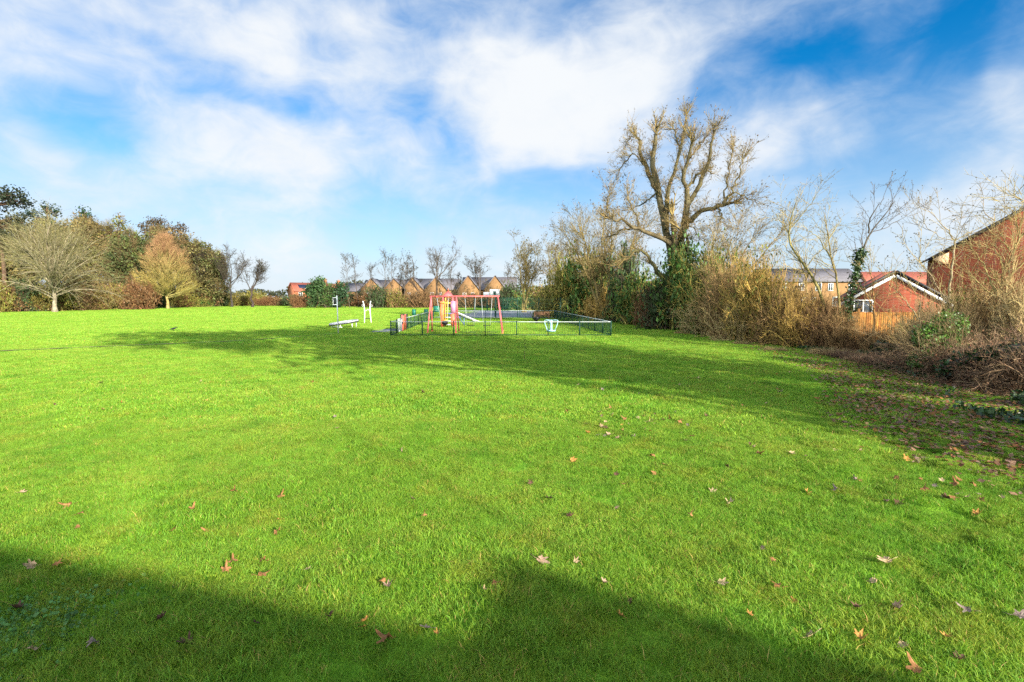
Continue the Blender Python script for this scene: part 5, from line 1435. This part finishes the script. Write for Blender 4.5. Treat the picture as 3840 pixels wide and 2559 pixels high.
# far left hedge foot
for i in range(22):
    px = -60 + i * 48; pb = np.interp(px, [-60, 205, 628, 1000], [1176, 1170, 1156, 1147]); p = at(px, pb - .8); Y = p[1] + 3
    top = np.interp(px, [0, 250, 500, 760, 1000], [1075, 1085, 1075, 1105, 1108]) + rb.uniform(-14, 14)
    bush_at(('rust+leaf', 'olive+leaf', 'brown+dry', 'dark+deep', 'olive')[i % 5] if not 8 <= i <= 10 else 'olive+dry', (xat(px, Y), Y, 0), 42 * Y / 1920 * rb.uniform(1, 1.3), hgt(top, Y),
            f'brushy bush along the foot of the left wood, {ORD[i] if i < 20 else ("twenty-first", "twenty-second")[i - 20]} from the left', 'bushes along the foot of the left wood', rb)
p = at(470, 1163); bush_at('rust+dry', (p[0], p[1] + 3.5, 0), 2.6, hgt(1060, p[1] + 2), 'upright orange-brown bush between the two open-grown trees', None, rb)
p = at(760, 1152); bush_at('olive+ivy', (p[0], p[1], 0), 1.7, 1.6, 'small bright green bush at the field edge right of the round reddish tree', None, rb)
# middle hedge
for i in range(20):
    px = 1000 + i * 48; Y = 118 + 2 * (i % 3); Y = float(np.interp(px, [1000, 1500, 1900], [132, 120, 104])) + (i % 2) * 2.5
    bush_at(('rust', 'brown+dry', 'dark+deep', 'rust+dry', 'brown')[i % 5], (xat(px, Y), Y, 0), 38 * Y / 1920 * rb.uniform(.9, 1.25), hgt((1122 if px < 1170 else 1112) + rb.uniform(-12, 10), Y), f'dark reddish brown bush in the far hedge before the houses, {ORD[i]} of twenty', 'bushes of the far hedge before the houses', rb)
for i, (px, pt, hw, kind, lab) in enumerate(((1180, 1042, 27, 'dark+ivy', 'bushy green conifer hiding the red brick house'), (1212, 1038, 25, 'dark+ivy', 'taller green conifer in the middle of the trio by the red brick house'), (1265, 1060, 26, 'dark+deep', 'dark green conifer right of the trio by the red roofed house'),
                                             (1232, 1085, 30, 'dark+ivy', 'grey-green bush under the red roofed house'), (1420, 1090, 34, 'dark+deep', 'dark green bush under the first buff gables'), (1580, 1097, 42, 'brown+dry', 'grey-brown thicket hiding the middle buff house'), (1480, 1097, 34, 'brown+leaf', 'olive thicket in front of the leftmost buff house'),
                                             (1905, 1085, 40, 'dark+deep', 'dark bush behind the court left of the olive ivied tree'), (1960, 1100, 45, 'olive+ivy', 'green bush at the foot of the olive ivied tree'), (2020, 1085, 50, 'tan+leaf', 'tan bush behind the green court fence'), (1120, 1108, 30, 'rust', 'rusty bush below the red brick house'))):
    Y = 110 if px < 1890 else 92
    if 'conifer' in lab:
        h = hgt(pt, Y); r = hw * Y / 1920 * 1.25; lb = [(0, 0, h * .38, r, r, h * .36)] + [(rw.normal(0, .35) * r, rw.normal(0, .3) * r, h * rw.uniform(.5, .86), r * .5, r * .5, h * .13) for _ in range(6)]
        place_tree(leafy(170 + i, h, lb, (.05, .10, .03) if i != 2 else (.03, .07, .025), 2600, .34, .15, (.08, .05, .035), .45), (xat(px, Y), Y, 0), lab, None, 'conifer')
        continue
    bush_at(kind, (xat(px, Y), Y, 0), hw * Y / 1920 * 1.1, hgt(pt, Y), lab, None, rb)
# far line of woods on the horizon
fw = MB(); rf_ = np.random.default_rng(4); k = 16000; X = rf_.uniform(-330, 330, k); hh = 7.5 + 2.5 * np.sin(X * .05) + 1.5 * np.sin(X * .21 + 1)
q = np.stack((X, 290 + rf_.uniform(-8, 8, k), hh * rf_.uniform(0, 1, k) ** .6), 1); leaf_quads(fw, rf_, q, 1.1, (.05, .055, .03), .35)
tag(fw.build('far_woods', M_leaf), kind='stuff')

# ------------------------------------------------------------------ right-hand undergrowth
# ivy mound, ivied stump, ivied fallen log
rg = np.random.default_rng(55)


def ivy_mass(mb, rg, lobes, n, size=.07, col=(.05, .115, .02)):
    for (c, r) in lobes:
        k = int(n); d = unit(rg.normal(0, 1, (k, 3))); q = np.array(c) + d * np.array(r) * rg.uniform(.6, 1.08, (k, 1)); q[:, 2] = np.maximum(q[:, 2], .02)
        q += rg.normal(0, .03, q.shape)
        cl = 1 + .45 * np.sin(q[:, 0] * 9) * np.cos(q[:, 2] * 11 + q[:, 1] * 5)
        u = unit(rg.normal(0, 1, (k, 3))); v = unit(np.cross(u, rg.normal(0, 1, (k, 3)))); s = size * rg.uniform(.5, 1.25, (k, 1))
        mb.quads(q, u * s * .5, v * s * .42, tone(rg, k, col, .35) * cl[:, None])


p = np.array((xat(3545, 15.5), 15.5, 0))
im = thing('ivy_mound', 'big mound of glossy green ivy between the timber fence and the brick house', 'ivy', p)
m_ = MB(); ivy_mass(m_, rg, [((p[0], p[1], .65), (.75, .5, .6)), ((p[0] - .35, p[1], 1.15), (.5, .4, .45)), ((p[0] + .2, p[1], 1.5), (.48, .4, .45)), ((p[0] - .6, p[1] - .1, .45), (.35, .4, .35)), ((p[0] + .6, p[1] - .2, .35), (.5, .4, .3)), ((p[0] + .1, p[1] - .3, .25), (.7, .4, .25))], 1700, .055, (.10, .20, .03)); m_.build('leaves', M_ivy, im)
st_, _ = bush(301, .9, 2.1, 60, (.25, .18, .09), None, 0, .05, .004); shift(st_, p); st_.build('stems', M_bark, im)
p = np.array((xat(3322, 19.5), 19.5, 0)); im = thing('ivy_stump', 'squat tree stump covered in dark ivy before the timber fence', 'tree stump', p)
m_ = MB(); m_.lathe([(.36, 0), (.30, .25), (.28, .5), (.30, .62), (.2, .64), (0, .63)], p, 14, (.16, .10, .06)); m_.build('stump', M_bark, im); m_ = MB(); ivy_mass(m_, rg, [((p[0], p[1], .33), (.40, .38, .36)), ((p[0] + .1, p[1], .12), (.6, .4, .12))], 1100, .07, (.02, .05, .014)); m_.build('leaves', M_ivy, im)
pa = np.array((xat(3560, 14.2), 14.2, .42)); pb_ = np.array((xat(3800, 13.2), 13.2, 1.0)); pc = np.array((xat(4050, 12.4), 12.4, 1.35))
fl = thing('fallen_log', 'fallen ivy-covered trunk slanting up to the right edge', 'log', (*pa[:2], 0))
m_ = MB(); m_.path(smooth_path([pa, (pa + pb_) / 2 + (0, 0, .06), pb_, pc], 12), np.linspace(.10, .17, 12), 9, (.12, .10, .08)); m_.build('trunk', M_bark, fl)
m_ = MB(); A = smooth_path([pa, (pa + pb_) / 2 + (0, 0, .06), pb_, pc], 40); k = 1900; q = A[rg.integers(0, 40, k)] + rg.normal(0, .11, (k, 3)) - (0, 0, .04); leaf_quads(m_, rg, q, .075, (.025, .06, .016), .5); m_.build('ivy', M_ivy, fl)
# brown bramble heaps
br_kinds = []
hp = [(3190, 1352, 60, .3, 0), (3270, 1368, 80, .3, 1), (3360, 1385, 90, .4, 0), (3450, 1402, 110, .5, 1), (3540, 1420, 120, .8, 0), (3630, 1440, 130, .9, 1), (3720, 1455, 140, 1.0, 0), (3820, 1475, 150, 1.15, 1), (3500, 1370, 120, .8, 1), (3650, 1385, 130, 1.0, 0), (3790, 1400, 150, 1.2, 1), (3900, 1440, 160, 1.3, 0), (3420, 1345, 90, .35, 0), (3960, 1500, 170, 1.2, 1)]
proto = [None, None]
for i, (px, py, hw, h, v) in enumerate(hp):
    p = at(px, py); Y = p[1] + .6; p = np.array((xat(px, Y), Y, 0)); lab = f'collapsed brown bramble heap on the leafy soil at the right, {ORD[i]} of fourteen'
    if proto[v] is None:
        root = thing('bramble_heap', lab, 'brambles', p, 'bramble heaps at the right edge')
        st_, fo = bush(310 + v, 1.0, 1.25, 150, ((.20, .13, .085), (.29, .19, .11))[v], ((.20, .085, .045), (.22, .12, .06))[v], 1500, .045, .005, .32, 5, 4, .95)
        st_.V = [x + p for x in st_.V]; fo.V = [x + p for x in fo.V]; st_.build('stems', M_bark, root); fo.build('foliage', M_dead, root); proto[v] = root
    else:
        root = copy_tree(proto[v]); root.location = [float(x) for x in p]; root['label'] = lab
    root.rotation_euler.z = float(rg.uniform(0, 6.28)); w = hw * Y / 1920; root.scale = (w, w, h)
# low green cover and straw tufts along the lawn edge
gc = MB(); k = 9000; Yv = rg.uniform(9, 24, k); X = soil_x(Yv) + rg.gamma(2, .8, k) - .6; q = np.stack((X, Yv, rg.uniform(.01, .16, k)), 1)
keep = np.sin(X * 2.1 + 1.7 * np.sin(Yv * 1.3)) > -.1; leaf_quads(gc, rg, q[keep], .075, (.035, .075, .018), .5); tag(gc.build('ground_cover', M_ivy), kind='stuff')
PT = None
for i, (px, py, s) in enumerate(((2905, 1318, .8), (3090, 1330, 1.0), (3130, 1334, 1.15), (3170, 1338, 1.0), (3215, 1345, .8), (2780, 1292, .7), (2560, 1252, .8), (2700, 1272, .7))):
    p = at(px, py); lab = f'tuft of dry straw-coloured grass at the lawn edge, {("third", "fifth", "sixth", "seventh", "eighth", "fourth", "first", "second")[i]} from the far end'
    if PT is None:
        m_ = MB(); n = 520; a = rg.uniform(0, 6.28, n); r_ = .25 * np.sqrt(rg.uniform(0, 1, n)); P = np.zeros((n, 4, 3)); P[:, 0, 0] = r_ * np.cos(a); P[:, 0, 1] = r_ * np.sin(a)
        d = np.stack((np.cos(a) * .5, np.sin(a) * .5, np.ones(n)), 1) + rg.normal(0, .3, (n, 3)); ln = rg.uniform(.2, .5, n)[:, None]
        for j in range(1, 4): P[:, j] = P[:, j - 1] + unit(d - np.array((0, 0, .45 * j))) * ln / 3
        P[:, :, 2] = np.maximum(P[:, :, 2], .01); m_.tubes(P, np.full((n, 4), .004) * np.array((1, 1, .8, .3)), 3, tone(rg, n, (.42, .30, .13), .3)); m_.V = [v + p for v in m_.V]
        PT = m_.build('grass_tuft', M_dead, loc=p); o = PT
    else:
        o = PT.copy(); COL.objects.link(o); o.location = [float(v) for v in p]
    tag(o, lab, 'grass tuft', 'dry grass tufts along the lawn edge'); o.scale = (s * 1.5, s * 1.3, s); o.rotation_euler.z = i
# a wiry sapling out on the lawn
p = at(1965, 1352); sp_ = bare_tree(95, .85, 1, 'sapling', .008, (.16, .10, .06), (.16, .10, .06), rt=.002, dens=.5); place_tree(sp_, p, 'tiny leafless sapling alone on the lawn in front of the railings', None, 'sapling')

# ------------------------------------------------------------------ trees and houses beyond the frame that throw the shadows
for i, (x, y, h, s) in enumerate(((14.6, 2.8, 16, .9), (15.8, -1.5, 17.5, 1.0), (19.6, .5, 15, .85))):
    pr = bare_tree(500 + i, h, s, 'vase', .36, BK, (.15, .11, .06), (.12, .08, .04), 3000, .2, .02, 1.05)
    place_tree(pr, (x, y, 0), f'large bare sycamore beyond the right edge whose shadow lies on the lawn, {ORD[i]} of three', 'sycamores beyond the right edge')

for i, (x, y, h) in enumerate(((22.0, -23.4, 26.0), (24.6, -20.8, 25.0), (26.5, -18.0, 24.0))):  # unseen pines added to carry the tree shadow further left
    lb = [(rg.normal(0, 1.6), rg.normal(0, 1.6), h * rg.uniform(.80, .97), rg.uniform(1.1, 1.9), rg.uniform(1.1, 1.9), .8) for _ in range(9)]
    place_tree(leafy(530 + i, h, lb, (.04, .07, .03), 1500, .36, .03, (.16, .09, .05), .4), (x, y, 0), f'tall slender pine behind the terrace at the viewer\'s back, {ORD[i]} of three', 'pines behind the terrace', 'pine_tree')
for i, (x, y, h) in enumerate(((13.0, 4.4, 6.5), (15.5, 6.6, 7.5), (12.6, 2.0, 6.0))):  # unseen filler trees added to close up the shadow at the right
    place_tree(bare_tree(520 + i, h, 1.5, 'multi', .08, BK, (.15, .11, .06), (.12, .08, .04), 2600, .12, .012, 1.1), (x, y, 0), f'low many-stemmed tree beyond the right edge under the sycamores, {ORD[i]} of three', 'low trees beyond the right edge', 'scrub_tree')

# ------------------------------------------------------------------ fallen leaves


def maple_leaf(seed, curl, col):
    rg = np.random.default_rng(seed); m_ = MB()
    lob = [(0, 1.0), (52, .86), (-52, .86), (108, .58), (-108, .58)]
    ang = np.radians(np.arange(-168, 169, 8)); R = np.full(len(ang), .30)
    for a, r in lob: R = np.maximum(R, r * np.exp(-np.abs((np.degrees(ang) - a) / 25) ** 1.5))
    R = np.maximum(R, .42) * (1 + rg.normal(0, .06, len(ang)))
    rings = [.35, .7, 1.0]; V = [(0, 0, 0)]
    for f in rings:
        for a, r in zip(ang, R): V.append((r * f * math.sin(a), r * f * math.cos(a), 0))
    V = np.array(V) * .5
    V[:, 2] = curl * (V[:, 0] ** 2 * 1.9 * np.sign(rg.normal()) + V[:, 1] ** 2 * 1.2) + .05 * curl * np.sin(V[:, 0] * 14 + seed) + rg.normal(0, .012, len(V))
    n = len(ang); Ft = [(0, 1 + j, 2 + j) for j in range(n - 1)]
    Fq = [(1 + k * n + j, 1 + (k + 1) * n + j, 2 + (k + 1) * n + j, 2 + k * n + j) for k in range(2) for j in range(n - 1)]
    V[:, 2] -= V[:, 2].min()
    m_.add(V, Ft, tone(rg, len(V), col, .22)); m_.F.append(np.array(Fq)); m_.M.append(np.zeros(len(Fq), int))
    m_.path([(0, -.12, .02), (.03, -.35, .03), (.0, -.6, .07)], .012, 4, tuple(c * .8 for c in col))
    return m_.build('fallen_leaf', M_dead)


LC = dict(pink=(.36, .235, .16), brown=(.30, .145, .06), dark=(.11, .06, .04), pale=(.50, .36, .21), orange=(.42, .21, .06), grey=(.25, .19, .16))
LEAF = {}
for i, (nm, c) in enumerate(LC.items()):
    for j, cu in enumerate((.4, 1.05)): LEAF[nm, j] = [maple_leaf(600 + i * 3 + j, cu, c), False]


def put_leaf(px, py, size, nm, j, label, group, rg, tilt=.35):
    o, used = LEAF[nm, j]
    if used: o = o.copy(); COL.objects.link(o)
    LEAF[nm, j][1] = True
    p = G(px, py, .05); p[2] = .038 + float(bump(p[0], p[1]))
    o.location = [float(v) for v in p]; o.scale = (size * 1.08,) * 3; o.rotation_euler = (float(rg.normal(0, tilt)), float(rg.normal(0, tilt)), float(rg.uniform(0, 6.28)))
    if 'label' in o: del o['label']
    tag(o, label, 'leaf', group); o.name = 'fallen_leaf'


D = 1.632
big = [(1243, 1290, .165, 'pink', 0, 'largest flat pinkish brown maple leaf, at the tip of the middle house shadow'), (2038, 1296, .16, 'pale', 1, 'long curled pale leaf on sunlit grass at the lower right'), (1860, 1464, .16, 'pale', 0, 'broad pale leaf on the edge of the shadow, lower right'),
       (1391, 1343, .09, 'pink', 1, 'crumpled pinkish leaf right of the largest one, on the shadow slope'), (1788, 1357, .11, 'brown', 1, 'reddish brown curled leaf above the lower right shadow edge'), (1973, 1475, .12, 'orange', 1, 'bright orange rolled leaf right of the broad pale leaf'),
       (2076, 1488, .11, 'pale', 1, 'pale fan-shaped leaf right of the orange rolled leaf'), (889, 1476, .15, 'brown', 1, 'orange-brown curled leaf in the shadow, bottom middle'), (981, 1449, .11, 'grey', 0, 'grey-brown oval leaf in the shadow beside the orange-brown curled one'), (431, 1478, .14, 'dark', 1, 'dark brown curled leaf deep in the left shadow'),
       (536, 1297, .11, 'brown', 1, 'tan leaf on sunlit grass just above the left shadow, left of a pair'), (604, 1290, .10, 'brown', 1, 'dark-edged leaf just above the left shadow, right of a pair'), (600, 1330, .12, 'brown', 1, 'folded tan leaf on the edge of the left shadow'), (638, 1228, .12, 'brown', 1, 'brown spread leaf on sunlit grass above the left shadow'),
       (400, 1220, .11, 'brown', 0, 'flat brown leaf on sunlit grass at the left'), (539, 1140, .11, 'brown', 1, 'upright brown leaf in the sunlit middle left'), (184, 1184, .11, 'brown', 0, 'brown leaf alone on sunlit grass at far left'), (759, 1413, .11, 'dark', 1, 'upright dark leaf on the shadow edge left of a small tan one'),
       (836, 1427, .09, 'orange', 1, 'small tan upright leaf in the shadow, bottom middle left'), (40, 1402, .13, 'dark', 1, 'dark leaf at the far left in the shadow'), (75, 1500, .13, 'pale', 1, 'rolled pale leaf at the bottom left among clover'), (974, 1187, .09, 'brown', 1, 'small brown leaf on sunlit grass in the middle'), (1307, 1185, .12, 'dark', 1, 'dark curled leaf on sunlit grass right of the middle'),
       (2342, 1432, .15, 'grey', 0, 'grey leaf cut by the right edge near the bottom'), (2224, 1417, .11, 'grey', 1, 'grey-pink leaf on sunlit grass near the right edge'), (2198, 1519, .11, 'dark', 1, 'dark curled leaf at the bottom right'), (2175, 1472, .09, 'orange', 1, 'orange leaf at the lower right, left of a grey leaf'), (2104, 1550, .13, 'brown', 1, 'brown leaf on the bottom edge at the right'),
       (1972, 1402, .10, 'dark', 1, 'dark pointed leaf standing in sunlit grass, lower right'), (1112, 1357, .09, 'pale', 1, 'small pale leaf in the sunlit notch between the two shadows'), (1724, 1423, .08, 'orange', 0, 'tiny orange leaf on the shadow edge, lower right'), (1322, 1293, .08, 'pale', 1, 'small pale leaf right of the largest pinkish one'), (369, 1429, .10, 'dark', 1, 'dark curled leaf in the left shadow above the deepest one'),
       (211, 1485, .11, 'grey', 1, 'grey leaf in the left shadow near the clover'), (590, 1437, .09, 'dark', 0, 'dark leaf in the shadow left of the bottom middle'), (1671, 1076, .12, 'dark', 1, 'dark leaf on sunlit grass at the right middle'), (1490, 972, .17, 'pale', 1, 'pale leaf in a cluster on the sunlit grass right of centre'), (1436, 965, .15, 'brown', 1, 'brown leaf in the cluster right of centre, left part'),
       (1560, 975, .15, 'brown', 1, 'brown leaf in the cluster right of centre, right part'), (2112, 1052, .2, 'grey', 0, 'large grey leaf in the cluster at the right'), (2105, 1072, .19, 'pale', 1, 'pale leaf in front of the large grey leaf at the right'), (2084, 1062, .16, 'orange', 1, 'orange leaf left of the large grey leaf at the right'), (2155, 1062, .16, 'brown', 1, 'brown leaf right of the large grey leaf at the right'),
       (2196, 1127, .14, 'brown', 1, 'orange-brown leaf below the right-hand cluster'), (1428, 1417, .09, 'orange', 1, 'tan leaf in the middle shadow'), (835, 1440, .07, 'orange', 0, 'scrap of tan leaf below the small upright tan one'), (1004, 1466, .07, 'orange', 1, 'small orange leaf right of the grey-brown oval one'), (1829, 1386, .09, 'orange', 1, 'orange curled leaf below the reddish brown one')]
rl = np.random.default_rng(808)
for (dx, dy, s, nm, j, lab) in big: put_leaf(dx * D, dy * D, s, nm, j, lab, None, rl, .3)
n = 0
while n < 215:
    if n < 60: px, py = rl.uniform(40, 3800), 1420 + 900 * rl.uniform(0, 1) ** 1.6
    elif n < 95: px, py = rl.normal(2420, 130), rl.normal(1590, 22)
    else:
        py = rl.uniform(1370, 1900); px = 3900 - abs(rl.normal(0, 1)) * np.interp(py, [1370, 1600, 1900], [900, 700, 420])
    if not (0 < px < 3840): continue
    p = G(px, py)
    if p[0] > soil_x(p[1]) + .3: continue
    nm = ('brown', 'pink', 'dark', 'pale', 'orange', 'brown', 'grey')[rl.integers(0, 7)]
    put_leaf(px, py, rl.uniform(.07, .15), nm, int(rl.integers(0, 2)), 'dead leaf scattered on the lawn, one of many small curled ones', 'small dead leaves scattered on the lawn', rl, .4); n += 1
# drifted litter on the soil under the trees, too many to count
lt = MB(); k = 21000; Yv = rl.uniform(3, 24, k); d = rl.gamma(2.0, 1.6, k) - 3.6; X = soil_x(Yv) + d
thin = np.clip((Yv - 13) / 9, 0, .8); kp = rl.uniform(0, 1, k) > thin; X, Yv = X[kp], Yv[kp]; k = len(X)
cols = np.array([(.30, .13, .055), (.34, .20, .12), (.17, .085, .05), (.38, .23, .13), (.30, .19, .14), (.36, .16, .05)])[rl.integers(0, 6, k)] * rl.uniform(.45, .95, (k, 1))
a = rl.uniform(0, 6.28, k); s = rl.uniform(.016, .04, k)[:, None]; tl = rl.normal(0, .28, (k, 2))
U = np.stack((np.cos(a), np.sin(a), tl[:, 0]), 1) * s; Vv = np.stack((-np.sin(a), np.cos(a), tl[:, 1]), 1) * s * .7
Z = np.where(X < soil_x(Yv) + .3, .045, .018) + rl.uniform(0, .03, k) + bump(X, Yv)
lt.quads(np.stack((X, Yv, Z), 1), U, Vv, cols); tag(lt.build('leaf_litter', M_dead), kind='stuff')
# clover patch at the bottom left corner
cv = MB(); k = 2600; q = np.stack((rl.normal(-3.6, .35, k), rl.normal(3.45, .28, k), rl.uniform(.01, .055, k)), 1); leaf_quads(cv, rl, q, .022, (.11, .26, .07), .4, 0, .9); tag(cv.build('clover', M_leaf), kind='stuff')
